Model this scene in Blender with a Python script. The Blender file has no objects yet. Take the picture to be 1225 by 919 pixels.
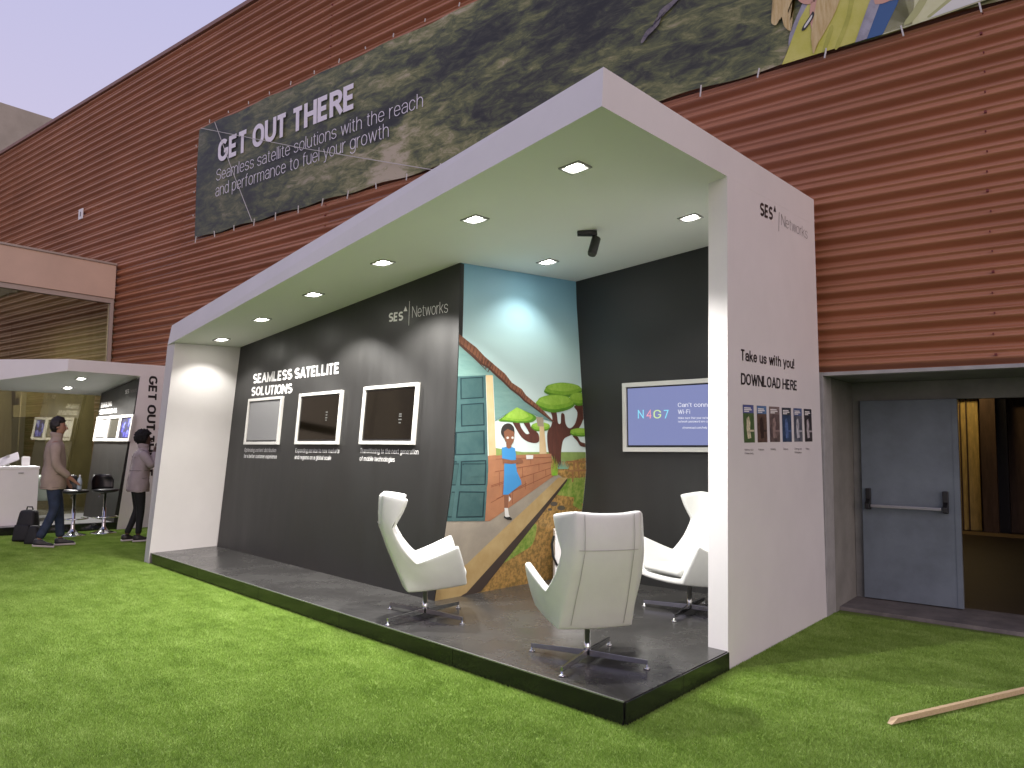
import bpy, bmesh, math, random
from mathutils import Vector, Matrix, Euler
random.seed(7)
R = math.radians
# ------------------------------------------------------------------ camera
F = 900.0; CH = 1.55
PIT = math.atan(70/900.); ROL = math.atan(0.0113); YAW = R(37.945)
f0 = Vector((0, math.cos(PIT), math.sin(PIT))); u0 = Vector((0, -math.sin(PIT), math.cos(PIT))); r0 = Vector((1, 0, 0))
cr = r0*math.cos(ROL)+u0*math.sin(ROL); cu = u0*math.cos(ROL)-r0*math.sin(ROL)
RZ = Matrix.Rotation(YAW, 3, 'Z')
cr = RZ@cr; cu = RZ@cu; cf = RZ@f0
CAM = Vector((0, 0, CH))
cam = bpy.data.objects.new('camera', bpy.data.cameras.new('camera'))
bpy.context.scene.collection.objects.link(cam); bpy.context.scene.camera = cam
cam.matrix_world = Matrix(((cr.x, cu.x, -cf.x, 0), (cr.y, cu.y, -cf.y, 0), (cr.z, cu.z, -cf.z, CH), (0, 0, 0, 1)))
cam.data.sensor_fit = 'HORIZONTAL'; cam.data.sensor_width = 36; cam.data.lens = 36*F/1225.
cam.data.clip_start = 0.05; cam.data.clip_end = 600
# ------------------------------------------------------------------ sky, sun, exposure
sc = bpy.context.scene
W = bpy.data.worlds.new('World'); sc.world = W; W.use_nodes = True
wn = W.node_tree.nodes; wl = W.node_tree.links; wn.clear()
wo = wn.new('ShaderNodeOutputWorld'); bg = wn.new('ShaderNodeBackground'); bg.inputs[1].default_value = 0.112
sky = wn.new('ShaderNodeTexSky'); sky.sky_type = 'NISHITA'; sky.sun_disc = False
SUN_EL, SUN_AZ = R(7), R(122)
sky.sun_elevation = SUN_EL; sky.sun_rotation = SUN_AZ; sky.air_density = 1.0; sky.dust_density = 2.0
tc = wn.new('ShaderNodeTexCoord'); sp = wn.new('ShaderNodeSeparateXYZ'); rmp = wn.new('ShaderNodeValToRGB')
rmp.color_ramp.elements[0].position = 0.0; rmp.color_ramp.elements[0].color = (6.6, 5.7, 6.8, 1)
rmp.color_ramp.elements[1].position = 1.0; rmp.color_ramp.elements[1].color = (1.5, 1.7, 3.6, 1)
k_ = rmp.color_ramp.elements.new(.55); k_.color = (4.7, 4.7, 7.1, 1)
mx = wn.new('ShaderNodeMix'); mx.data_type = 'RGBA'; mx.inputs[0].default_value = 0.99
wl.new(tc.outputs['Generated'], sp.inputs[0]); wl.new(sp.outputs['Z'], rmp.inputs[0])
wl.new(sky.outputs[0], mx.inputs[6]); wl.new(rmp.outputs[0], mx.inputs[7]); wl.new(mx.outputs[2], bg.inputs[0]); wl.new(bg.outputs[0], wo.inputs[0])
sun = bpy.data.objects.new('sun', bpy.data.lights.new('sun', 'SUN')); sc.collection.objects.link(sun)
sun.data.energy = 1.5; sun.data.angle = R(60); sun.data.color = (1.0, .76, .64)
sd = Vector((math.sin(SUN_AZ)*math.cos(SUN_EL), math.cos(SUN_AZ)*math.cos(SUN_EL), math.sin(SUN_EL)))
sun.rotation_euler = sd.to_track_quat('Z', 'Y').to_euler()
sc.view_settings.view_transform = 'Standard'; sc.view_settings.look = 'None'
sc.view_settings.exposure = 0.0; sc.view_settings.gamma = 1.0
LAMP_W = 420.0
# ------------------------------------------------------------------ measuring helpers: sight lines onto real planes
def ray(px, py): return (cf*F+cr*(px-612.5)-cu*(py-459.5)).normalized()
def gnd(px, py, z=0.0):
    d = ray(px, py); return CAM+d*((z-CH)/d.z)
def hit(pl, px, py):
    d = ray(px, py); return CAM+d*((pl[0]-CAM).dot(pl[1])/d.dot(pl[1]))
def proj(P):
    q = P-CAM; z = q.dot(cf); return 612.5+F*q.dot(cr)/z, 459.5-F*q.dot(cu)/z
def plane3(a, b, c):
    n = (b-a).cross(c-a).normalized()
    if n.dot(CAM-a) < 0: n = -n
    return (a, n)
def vpl(a, b): return plane3(a, b, a+Vector((0, 0, 1)))
def V(*a): return Vector(a)
# ------------------------------------------------------------------ materials
def mat(name, col, rough=0.6, metal=0.0, var=0.0, vscale=3.0, bump=0.0, bscale=40.0, stretch=(1, 1, 1), emit=None, estr=0.0, col2=None, coat=0.0, spec=None, detail=6, lo=.35, hi=.65, rvar=0.0):
    m = bpy.data.materials.new(name); m.use_nodes = True; nt = m.node_tree; N = nt.nodes; L = nt.links
    b = N['Principled BSDF']; b.inputs['Roughness'].default_value = rough; b.inputs['Metallic'].default_value = metal
    c = tuple(col)+(1,)
    b.inputs['Base Color'].default_value = c
    if coat: b.inputs['Coat Weight'].default_value = coat; b.inputs['Coat Roughness'].default_value = .15
    if spec is not None: b.inputs['Specular IOR Level'].default_value = spec
    tcn = N.new('ShaderNodeTexCoord'); mp = N.new('ShaderNodeMapping'); mp.inputs['Scale'].default_value = stretch
    L.new(tcn.outputs['Object'], mp.inputs[0])
    if var or col2 or rvar:
        n = N.new('ShaderNodeTexNoise'); n.inputs['Scale'].default_value = vscale; n.inputs['Detail'].default_value = detail; n.inputs['Roughness'].default_value = .65
        L.new(mp.outputs[0], n.inputs['Vector'])
        cr_ = N.new('ShaderNodeValToRGB'); cr_.color_ramp.elements[0].position = lo; cr_.color_ramp.elements[1].position = hi
        if col2: cr_.color_ramp.elements[0].color = c; cr_.color_ramp.elements[1].color = tuple(col2)+(1,)
        else:
            cr_.color_ramp.elements[0].color = tuple(x*(1-var) for x in col)+(1,); cr_.color_ramp.elements[1].color = tuple(min(1, x*(1+var)) for x in col)+(1,)
        L.new(n.outputs['Fac'], cr_.inputs[0]); 
        if var or col2: L.new(cr_.outputs[0], b.inputs['Base Color'])
        if rvar:
            mr = N.new('ShaderNodeMapRange'); mr.inputs['From Min'].default_value = .3; mr.inputs['From Max'].default_value = .7
            mr.inputs['To Min'].default_value = max(.02, rough-rvar); mr.inputs['To Max'].default_value = rough+rvar
            L.new(n.outputs['Fac'], mr.inputs[0]); L.new(mr.outputs[0], b.inputs['Roughness'])
    if bump:
        n2 = N.new('ShaderNodeTexNoise'); n2.inputs['Scale'].default_value = bscale; n2.inputs['Detail'].default_value = 4
        L.new(mp.outputs[0], n2.inputs['Vector']); bp = N.new('ShaderNodeBump'); bp.inputs['Strength'].default_value = bump; bp.inputs['Distance'].default_value = .01
        L.new(n2.outputs['Fac'], bp.inputs['Height']); L.new(bp.outputs[0], b.inputs['Normal'])
    if emit: b.inputs['Emission Color'].default_value = tuple(emit)+(1,); b.inputs['Emission Strength'].default_value = estr
    return m
def ramp_mat(name, stops, axis='Z', lo=0, hi=1, rough=.55, noise=0.0, nscale=4):
    m = bpy.data.materials.new(name); m.use_nodes = True; N = m.node_tree.nodes; L = m.node_tree.links; b = N['Principled BSDF']; b.inputs['Roughness'].default_value = rough
    g = N.new('ShaderNodeTexCoord'); s = N.new('ShaderNodeSeparateXYZ'); r = N.new('ShaderNodeMapRange'); c = N.new('ShaderNodeValToRGB')
    r.inputs['From Min'].default_value = lo; r.inputs['From Max'].default_value = hi
    L.new(g.outputs['Object'], s.inputs[0]); L.new(s.outputs[axis], r.inputs[0])
    els = c.color_ramp.elements
    while len(els) < len(stops): els.new(.5)
    for e, (p, col) in zip(els, stops): e.position = p; e.color = tuple(col)+(1,)
    if noise:
        n = N.new('ShaderNodeTexNoise'); n.inputs['Scale'].default_value = nscale; n.inputs['Detail'].default_value = 8; L.new(g.outputs['Object'], n.inputs['Vector'])
        a = N.new('ShaderNodeMath'); a.operation = 'MULTIPLY_ADD'; a.inputs[1].default_value = noise; L.new(n.outputs['Fac'], a.inputs[0]); L.new(r.outputs[0], a.inputs[2])
        a2 = N.new('ShaderNodeMath'); a2.operation = 'SUBTRACT'; a2.inputs[1].default_value = noise*.5; L.new(a.outputs[0], a2.inputs[0]); L.new(a2.outputs[0], c.inputs[0])
    else: L.new(r.outputs[0], c.inputs[0])
    L.new(c.outputs[0], b.inputs['Base Color']); return m
def emit_mat(name, col, s):
    m = bpy.data.materials.new(name); m.use_nodes = True; N = m.node_tree.nodes; b = N['Principled BSDF']
    b.inputs['Base Color'].default_value = (.02, .02, .02, 1); b.inputs['Emission Color'].default_value = tuple(col)+(1,); b.inputs['Emission Strength'].default_value = s; return m
M = {}
M['white'] = mat('white_paint', (.76, .745, .74), .5, var=.03, vscale=1.5, bump=.03, bscale=60)
M['frameW'] = mat('white_frame', (.58, .57, .54), .45)
M['ceil'] = mat('ceiling_paint', (.89, .88, .85), .65, var=.01, vscale=1.0)
M['dark'] = mat('charcoal_wall', (.0165, .0163, .0158), .5, var=.10, vscale=1.3, bump=.05, bscale=25, stretch=(3, 3, .6), rvar=.06)
M['deck'] = mat('deck_vinyl', (.045, .0435, .042), .26, var=.26, vscale=1.8, bump=.04, bscale=9, rvar=.12, detail=10, lo=.25, hi=.75)
M['skirt'] = mat('black_gloss_skirt', (.010, .010, .010), .14, var=.2, vscale=2)
M['edge'] = mat('edge_trim', (.35, .35, .36), .35, .8)
M['corr'] = mat('corrugated_steel', (.45, .200, .108), .34, 0.0, col2=(.33, .140, .075), vscale=.7, stretch=(.5, 1, 3.5), bump=.03, bscale=6, detail=9, rvar=.08)
M['corrtrim'] = mat('wall_trim', (.24, .13, .10), .5, var=.1)
M['screw'] = mat('screw_red', (.16, .02, .015), .4)
M['flash'] = mat('grey_flashing', (.36, .36, .35), .5, var=.12, vscale=6)
M['black'] = mat('black_plastic', (.012, .012, .013), .35)
M['chrome'] = mat('chrome', (.72, .72, .72), .09, 1.0)
M['chromed'] = mat('chrome_bar', (.38, .38, .39), .20, 1.0, var=.05)
M['leather'] = mat('white_leather', (.64, .645, .62), .40, var=.03, vscale=5, bump=.10, bscale=120)
M['seam'] = mat('seam_thread', (.40, .39, .36), .7)
M['wood'] = mat('pale_wood', (.62, .47, .29), .6, col2=(.50, .36, .21), vscale=8, stretch=(1, 12, 12))
M['conc'] = mat('concrete', (.40, .36, .30), .85, col2=(.31, .28, .23), vscale=.8, bump=.3, bscale=8, detail=10)
M['kerb'] = mat('threshold_concrete', (.20, .18, .16), .85, col2=(.12, .11, .10), vscale=5, bump=.3, bscale=30)
M['cream'] = mat('cream_render', (.58, .43, .33), .8, var=.05, vscale=1.2, bump=.1, bscale=30)
M['frame'] = mat('anodised_frame', (.42, .36, .31), .45, .2)
M['greyw'] = mat('grey_render', (.22, .22, .20), .8, var=.14, vscale=3, bump=.12, bscale=25)
M['door'] = mat('door_paint', (.160, .195, .225), .42, var=.16, vscale=2.2, bump=.04, bscale=20, detail=8)
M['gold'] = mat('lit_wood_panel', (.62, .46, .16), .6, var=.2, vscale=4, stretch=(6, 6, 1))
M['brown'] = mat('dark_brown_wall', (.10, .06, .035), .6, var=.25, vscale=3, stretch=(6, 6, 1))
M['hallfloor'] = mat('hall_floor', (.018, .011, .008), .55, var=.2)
M['ink'] = mat('black_lettering', (.012, .011, .013), .45)
M['greyink'] = mat('grey_lettering', (.16, .14, .145), .5)
M['whiteink'] = mat('white_lettering', (.82, .81, .80), .5)
M['paper'] = mat('white_paper', (.80, .80, .79), .6)
def flat(n, c, r=.55, **k): M[n] = mat(n, c, r, **k); return M[n]
# ------------------------------------------------------------------ object helpers
C = sc.collection
BASE = {}
def link(o, parent=None):
    C.objects.link(o)
    if parent is not None: o.parent = parent
    return o
def thing(name, label, cat, loc=(0, 0, 0), group=None, rz=0.0):
    o = bpy.data.objects.new(name, None); C.objects.link(o); o.empty_display_size = .2
    o.location = loc; o.rotation_euler = (0, 0, rz); o['label'] = label; o['category'] = cat
    if group: o['group'] = group
    BASE[o] = Vector(loc); return o
def tag(o, label, cat, group=None):
    o['label'] = label; o['category'] = cat
    if group: o['group'] = group
    return o
def tomesh(bm, name, m, smooth=False, fix=True):
    if fix: bmesh.ops.recalc_face_normals(bm, faces=bm.faces)
    me = bpy.data.meshes.new(name); bm.to_mesh(me); bm.free()
    for mm in (m if isinstance(m, (list, tuple)) else [m]): me.materials.append(mm)
    if smooth:
        for p in me.polygons: p.use_smooth = True
    return me
def obj(name, bm, m, parent=None, smooth=False, fix=True, local=False):
    """one mesh object; parts take the base of their thing, a lone thing gets its own base"""
    if parent is not None:
        b = BASE.get(parent, Vector((0, 0, 0)))
        if not local and b.length > 0: bmesh.ops.translate(bm, verts=bm.verts, vec=-b)
        o = bpy.data.objects.new(name, tomesh(bm, name, m, smooth, fix)); link(o, parent)
        BASE[o] = b if not local else Vector((0, 0, 0)); 
        if local: BASE[o] = Vector((0, 0, 0))
    else:
        xs = [v.co for v in bm.verts]
        b = Vector((sum(v.x for v in xs)/len(xs), sum(v.y for v in xs)/len(xs), min(v.z for v in xs)))
        bmesh.ops.translate(bm, verts=bm.verts, vec=-b)
        o = bpy.data.objects.new(name, tomesh(bm, name, m, smooth, fix)); link(o); o.location = b; BASE[o] = b
    return o
def struct(name, bm, m, smooth=False):
    o = obj(name, bm, m, None, smooth); o['kind'] = 'structure'; return o
def B(): return bmesh.new()
def hexa(bm, b4, t4, bev=0.0):
    vs = [bm.verts.new(p) for p in list(b4)+list(t4)]
    fs = [(3, 2, 1, 0), (4, 5, 6, 7)]+[(i, (i+1) % 4, 4+(i+1) % 4, 4+i) for i in range(4)]
    F_ = [bm.faces.new([vs[i] for i in f]) for f in fs]
    if bev:
        es = set(e for f in F_ for e in f.edges)
        bmesh.ops.recalc_face_normals(bm, faces=F_)
        bmesh.ops.bevel(bm, geom=list(es), offset=bev, segments=2, affect='EDGES', profile=.6)
    return bm
def box(bm, a, b, bev=0.0):
    x0, y0, z0 = a; x1, y1, z1 = b
    return hexa(bm, [V(x0, y0, z0), V(x1, y0, z0), V(x1, y1, z0), V(x0, y1, z0)], [V(x0, y0, z1), V(x1, y0, z1), V(x1, y1, z1), V(x0, y1, z1)], bev)
def obox(bm, c, ax, ay, az, hx, hy, hz, bev=0.0):
    ax, ay, az = ax.normalized(), ay.normalized(), az.normalized()
    q = lambda i, j, k: c+ax*hx*i+ay*hy*j+az*hz*k
    return hexa(bm, [q(-1, -1, -1), q(1, -1, -1), q(1, 1, -1), q(-1, 1, -1)], [q(-1, -1, 1), q(1, -1, 1), q(1, 1, 1), q(-1, 1, 1)], bev)
def prism(bm, pts, off):
    """polygon pts extruded by vector off"""
    a = [bm.verts.new(p) for p in pts]; b = [bm.verts.new(p+off) for p in pts]; n = len(pts)
    bm.faces.new(a); bm.faces.new(list(reversed(b)))
    for i in range(n): bm.faces.new([a[i], b[i], b[(i+1) % n], a[(i+1) % n]])
    return bm
def tube(bm, pts, r, seg=10, r2=None):
    pts = [Vector(p) for p in pts]; rings = []
    for i, p in enumerate(pts):
        t = (pts[min(i+1, len(pts)-1)]-pts[max(i-1, 0)]).normalized()
        a = t.orthogonal().normalized() if i == 0 else (rings_a - t*rings_a.dot(t)).normalized()
        rings_a = a; b = t.cross(a)
        rr = r if r2 is None else r+(r2-r)*i/(len(pts)-1)
        if isinstance(r, (list, tuple)): rr = r[i]
        rings.append([bm.verts.new(p+(a*math.cos(2*math.pi*k/seg)+b*math.sin(2*math.pi*k/seg))*rr) for k in range(seg)])
    for i in range(len(rings)-1):
        for k in range(seg): bm.faces.new([rings[i][k], rings[i][(k+1) % seg], rings[i+1][(k+1) % seg], rings[i+1][k]])
    bm.faces.new(list(reversed(rings[0]))); bm.faces.new(rings[-1]); return bm
def lathe(bm, prof, c=(0, 0, 0), seg=24):
    rings = []
    for r, z in prof:
        rings.append([bm.verts.new((c[0]+max(r, 1e-4)*math.cos(2*math.pi*k/seg), c[1]+max(r, 1e-4)*math.sin(2*math.pi*k/seg), c[2]+z)) for k in range(seg)])
    for i in range(len(rings)-1):
        for k in range(seg): bm.faces.new([rings[i][k], rings[i][(k+1) % seg], rings[i+1][(k+1) % seg], rings[i+1][k]])
    bm.faces.new(list(reversed(rings[0]))); bm.faces.new(rings[-1]); return bm
def apply_mods(o):
    dg = bpy.context.evaluated_depsgraph_get(); dg.update()
    me = bpy.data.meshes.new_from_object(o.evaluated_get(dg)); me.name = o.name
    o.modifiers.clear(); o.data = me
    return o
# ------------------------------------------------------------------ print and lettering on planes
def poly_px(name, px, pl, off, m, parent):
    bm = B(); bm.faces.new([bm.verts.new(hit(pl, *p)+pl[1]*off) for p in px])
    bmesh.ops.triangulate(bm, faces=bm.faces[:])
    return obj(name, bm, m, parent, fix=False) if True else None
def arc(cx, cy, rx, ry, a0, a1):
    n = max(3, int(abs(a1-a0)/15)); return [(cx+rx*math.cos(R(a0+(a1-a0)*i/n)), cy+ry*math.sin(R(a0+(a1-a0)*i/n))) for i in range(n+1)]
def glyphs(X, w=.12):
    """letter skeletons in a unit box, X is the height of the small letters: (width, strokes); a stroke ending in None is closed"""
    q = X*.40; tb = max(0, w-.12)*170
    def rb(x0, x1, y0, y1, r=.42):                       # closed round box
        cx = (x0+x1)/2; rx = (x1-x0)/2; ry = (y1-y0)*r; return arc(cx, y1-ry, rx, ry, 0, 180)+arc(cx, y0+ry, rx, ry, 180, 360)+[None]
    g = {}
    g['A'] = (.66, [[(0, 0), (.5, 1)], [(1, 0), (.5, 1)], [(.2, .3), (.8, .3)]])
    g['B'] = (.58, [[(0, 0), (0, 1)], [(0, 1)]+arc(.55, .76, .40, .24, 90, -90)+[(0, .52)], [(0, .52)]+arc(.58, .26, .42, .26, 90, -90)+[(0, 0)]])
    g['C'] = (.62, [arc(.5, .66, .5, .34, 12+tb, 180)+arc(.5, .34, .5, .34, 180, 348-tb)])
    g['D'] = (.60, [[(0, 0), (0, 1)], [(0, 1)]+arc(.5, .64, .5, .36, 90, 0)+arc(.5, .36, .5, .36, 0, -90)+[(0, 0)]])
    g['E'] = (.50, [[(1, 1), (0, 1), (0, 0), (1, 0)], [(0, .5), (.9, .5)]])
    g['F'] = (.48, [[(1, 1), (0, 1), (0, 0)], [(0, .5), (.88, .5)]])
    g['G'] = (.64, [arc(.5, .66, .5, .34, 15+tb, 180)+arc(.5, .34, .5, .34, 180, 360)+[(1, .44), (.62, .44)]])
    g['H'] = (.62, [[(0, 0), (0, 1)], [(1, 0), (1, 1)], [(0, .5), (1, .5)]])
    g['I'] = (0, [[(0, 0), (0, 1)]]); g['l'] = (0, [[(0, 0), (0, 1)]])
    g['K'] = (.62, [[(0, 0), (0, 1)], [(1, 1), (.06, .42)], [(.35, .60), (1, 0)]])
    g['L'] = (.48, [[(0, 1), (0, 0), (1, 0)]])
    g['M'] = (.84, [[(0, 0), (0, 1)], [(0, 1), (.5, .08)], [(.5, .08), (1, 1)], [(1, 1), (1, 0)]])
    g['N'] = (.64, [[(0, 0), (0, 1)], [(0, 1), (1, 0)], [(1, 0), (1, 1)]])
    g['O'] = (.66, [rb(0, 1, 0, 1, .38)])
    g['Q'] = (.66, [rb(0, 1, 0, 1, .38), [(.6, .22), (1, -.02)]])
    g['R'] = (.58, [[(0, 0), (0, 1)], [(0, 1)]+arc(.55, .75, .42, .25, 90, -90)+[(0, .5)], [(.5, .5), (1, 0)]])
    g['P'] = (.56, [[(0, 0), (0, 1)], [(0, 1)]+arc(.55, .72, .45, .28, 90, -90)+[(0, .44)]])
    g['S'] = (.58, [arc(.5, .75, .48, .25, 12+tb, 245)+arc(.5, .25, .5, .25, 65, -168+tb)])
    g['T'] = (.60, [[(0, 1), (1, 1)], [(.5, 1), (.5, 0)]])
    g['U'] = (.62, [[(0, 1)]+arc(.5, .34, .5, .34, 180, 360)+[(1, 1)]])
    g['V'] = (.64, [[(0, 1), (.5, 0)], [(1, 1), (.5, 0)]])
    g['W'] = (.96, [[(0, 1), (.25, 0)], [(.25, 0), (.5, .95)], [(.5, .95), (.75, 0)], [(.75, 0), (1, 1)]])
    g['4'] = (.56, [[(.75, 0), (.75, 1), (0, .28), (1, .28)]]); g['7'] = (.54, [[(0, 1), (1, 1), (.38, 0)]])
    g['5'] = (.54, [[(.95, 1), (.12, 1), (.06, .52)]+arc(.5, .31, .5, .31, 120, -150)])
    g['a'] = (.46, [arc(.5, X-q*.75, .5, q*.75, 165, 0)+[(1, 0)], [(1, X*.56), (.5, X*.56)]+arc(.42, X*.28, .42, X*.28, 90, 270)+[(.6, 0), (1, X*.16)]])
    g['b'] = (.48, [[(0, 0), (0, 1)], rb(0, 1, 0, X)]); g['d'] = (.48, [[(1, 0), (1, 1)], rb(0, 1, 0, X)]); g['o'] = (.50, [rb(0, 1, 0, X)])
    g['c'] = (.46, [arc(.5, X-q, .5, q, 20, 180)+arc(.5, q, .5, q, 180, 340)])
    g['e'] = (.48, [[(0, X*.52), (1, X*.52)]+arc(.5, X-q, .5, q, 0, 180)+arc(.5, q, .5, q, 180, 325)])
    g['f'] = (.30, [[(.35, 0)]+arc(.85, .82, .5, .18, 180, 90)+[(1, 1)], [(0, X), (.95, X)]])
    g['g'] = (.48, [rb(0, 1, 0, X), [(1, X)]+arc(.5, -.12, .5, .20, 0, -160)])
    g['h'] = (.46, [[(0, 0), (0, 1)], arc(.5, X-q, .5, q, 180, 0)+[(1, 0)]]); g['n'] = (.46, [[(0, 0), (0, X)], arc(.5, X-q, .5, q, 180, 0)+[(1, 0)]])
    g['i'] = (0, [[(0, 0), (0, X)], [(0, .97), (0, .985)]])
    g['k'] = (.44, [[(0, 0), (0, 1)], [(.95, X), (.05, X*.42)], [(.32, X*.60), (1, 0)]])
    g['m'] = (.80, [[(0, 0), (0, X)], arc(.25, X-q*.8, .25, q*.8, 180, 0)+[(.5, 0)], arc(.75, X-q*.8, .25, q*.8, 180, 0)+[(1, 0)]])
    g['p'] = (.48, [[(0, -.28), (0, X)], rb(0, 1, 0, X)]); g['q'] = (.48, [[(1, -.28), (1, X)], rb(0, 1, 0, X)])
    g['r'] = (.28, [[(0, 0), (0, X)], arc(.9, X-q*1.1, .9, q*1.1, 175, 85)])
    g['s'] = (.44, [arc(.5, X*.75, .48, X*.25, 15, 245)+arc(.5, X*.25, .5, X*.25, 65, -165)])
    g['t'] = (.30, [[(.38, .92)]+arc(.85, .18, .47, .18, 180, 270)+[(1, 0)], [(0, X), (.95, X)]])
    g['u'] = (.46, [[(0, X)]+arc(.5, q, .5, q, 180, 360), [(1, X), (1, 0)]])
    g['v'] = (.48, [[(0, X), (.5, 0)], [(1, X), (.5, 0)]])
    g['w'] = (.74, [[(0, X), (.25, 0)], [(.25, 0), (.5, X)], [(.5, X), (.75, 0)], [(.75, 0), (1, X)]])
    g['x'] = (.46, [[(0, X), (1, 0)], [(1, X), (0, 0)]]); g['y'] = (.48, [[(0, X), (.52, 0)], [(1, X), (.40, -.22), (.05, -.27)]])
    g['!'] = (0, [[(0, .34), (0, 1)], [(0, 0), (0, .015)]]); g['.'] = (0, [[(0, 0), (0, .015)]]); g["'"] = (0, [[(0, .8), (0, 1)]])
    g['-'] = (.28, [[(0, .42), (1, .42)]]); g['/'] = (.40, [[(0, -.1), (1, 1.05)]]); g[' '] = (.0, [])
    return g
DIAG = set('AVWMNKvwkxyX')
def text_geo(s, w=.12, space=1.0):
    """flat lettering one unit tall; w is the stroke weight; strokes lie a hair apart in depth so that none share a plane"""
    hw = w*(.86-.55*max(0, w-.12)); X = (.745-hw)/(1-hw); G = glyphs(X, w); bm = B(); x = 0.0
    for ch in s:
        wd, st = G[ch]
        if ch == 'T' and w > .15 and x > 0: x -= .085
        bw = wd*(1.0+.9*max(0, w-.15)) if wd else 0
        nb = B()
        for si, pts in enumerate(st):
            closed = pts[-1] is None; P = [p for p in pts if p is not None]
            P = [((p[0]*max(bw-w*.0, .001)), hw/2+p[1]*(1-hw)) for p in P]
            Q = [P[0]]
            for p in P[1:]:
                if math.hypot(p[0]-Q[-1][0], p[1]-Q[-1][1]) > 1e-4: Q.append(p)
            P = Q
            if closed and math.hypot(P[0][0]-P[-1][0], P[0][1]-P[-1][1]) < 1e-4: P = P[:-1]
            n = len(P)
            if not closed:
                def ext(a, b, k): d = math.hypot(a[0]-b[0], a[1]-b[1]); return (a[0]+(a[0]-b[0])/d*k, a[1]+(a[1]-b[1])/d*k)
                vert = lambda a, b: abs(a[1]-b[1]) > abs(a[0]-b[0])
                e0 = hw/2 if vert(P[0], P[1]) else w*.0; e1 = hw/2 if vert(P[-1], P[-2]) else w*.0
                dg = ch in DIAG
                P[0] = ext(P[0], P[1], e0*(1.5 if dg else 1)) if e0 else P[0]; P[-1] = ext(P[-1], P[-2], e1*(1.5 if dg else 1)) if e1 else P[-1]
            Lf, Rt = [], []
            for i in range(n):
                a = P[i-1] if (closed or i > 0) else None; b = P[i]; c = P[(i+1) % n] if (closed or i < n-1) else None
                def nrm_(p, q_): d = math.hypot(q_[0]-p[0], q_[1]-p[1]); return (-(q_[1]-p[1])/d, (q_[0]-p[0])/d)
                n1 = nrm_(a, b) if a else None; n2 = nrm_(b, c) if c else None
                if n1 and n2:
                    mx_, my_ = n1[0]+n2[0], n1[1]+n2[1]; d2_ = mx_*mx_+my_*my_
                    k = 2/max(d2_, .5); m_ = (mx_*k, my_*k)
                else: m_ = n1 or n2
                Lf.append((b[0]+m_[0]*w/2, b[1]+m_[1]*hw/2)); Rt.append((b[0]-m_[0]*w/2, b[1]-m_[1]*hw/2))
            z = si*.004
            vl = [nb.verts.new((p[0], p[1], z)) for p in Lf]; vr = [nb.verts.new((p[0], p[1], z)) for p in Rt]
            for i in range(n if closed else n-1):
                j = (i+1) % n; nb.faces.new([vl[i], vl[j], vr[j], vr[i]])
        if ch in DIAG and ch != 'y':
            for co, no in (((0, 0, 0), (0, -1, 0)), ((0, (1 if (ch.isupper() or ch == 'k') else .745), 0), (0, 1, 0))):
                bmesh.ops.bisect_plane(nb, geom=nb.verts[:]+nb.edges[:]+nb.faces[:], plane_co=co, plane_no=no, clear_outer=True, dist=1e-6)
        for v in nb.verts: v.co.x += x+w/2
        me = bpy.data.meshes.new('t'); nb.to_mesh(me); nb.free(); bm.from_mesh(me); bpy.data.meshes.remove(me)
        x += ((.20 if w < .15 else .26) if ch == ' ' else bw)+w*(.3 if ch == ' ' else 1)+(.115-.50*max(0, w-.12))*space*(.75 if ch in 'ftryvwTV' else 1)
    return bm
def text_px(s, pl, BL, BR, TL, m, parent, w=.12, space=1.0, off=.0015, name='lettering', wref=None):
    """lettering whose baseline runs from BL to BR and whose capitals reach TL (all sighted onto the plane)"""
    P0, P1, P2 = hit(pl, *BL), hit(pl, *BR), hit(pl, *TL)
    bm = text_geo(s, w, space); xs = [v.co.x for v in bm.verts]; x0, x1 = min(xs), max(xs)
    if wref:
        b2_ = text_geo(wref, w, space); x1 = max(v.co.x for v in b2_.verts); b2_.free()
    sc_ = (P1-P0).length/(x1-x0)
    for v in bm.verts:
        v.co = P0+(P1-P0)*((v.co.x-x0)/(x1-x0))+(P2-P0)*v.co.y+pl[1]*(off+min(v.co.z*.15, .0012))
    for f in bm.faces:
        f.normal_update()
        if f.normal.dot(pl[1]) < 0: f.normal_flip()
    return obj(name, bm, m, parent, fix=False)
# ------------------------------------------------------------------ key points, sighted from the photograph
PL = gnd(178.5, 674); PC = gnd(748, 869); WB = gnd(990.5, 738); EP = vpl(PC, WB)       # plane of the booth's end wall
A = hit(EP, 722, 80); A2 = hit(EP, 720, 127); S = hit(EP, 870, 211)
XL = (V(-9.27, 0, 0), V(1, 0, 0)); cBL = hit(XL, 289, 415)
CP = plane3(S, A2, cBL)                                                                 # plane of the booth's ceiling
PZ = .13
DL = gnd(264, 654.5, PZ); MT = hit(CP, 550.5, 314); DW = plane3(DL, cBL, MT)            # charcoal wall
mR = hit(CP, 689.5, 336.5); rR = hit(CP, 848, 294)
RD = plane3(mR, rR, gnd(764, 699, PZ))                                                  # far charcoal wall
def zc(x, y):                                                                           # ceiling height
    n = CP[1]; return CP[0].z-((x-CP[0].x)*n.x+(y-CP[0].y)*n.y)/n.z
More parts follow.
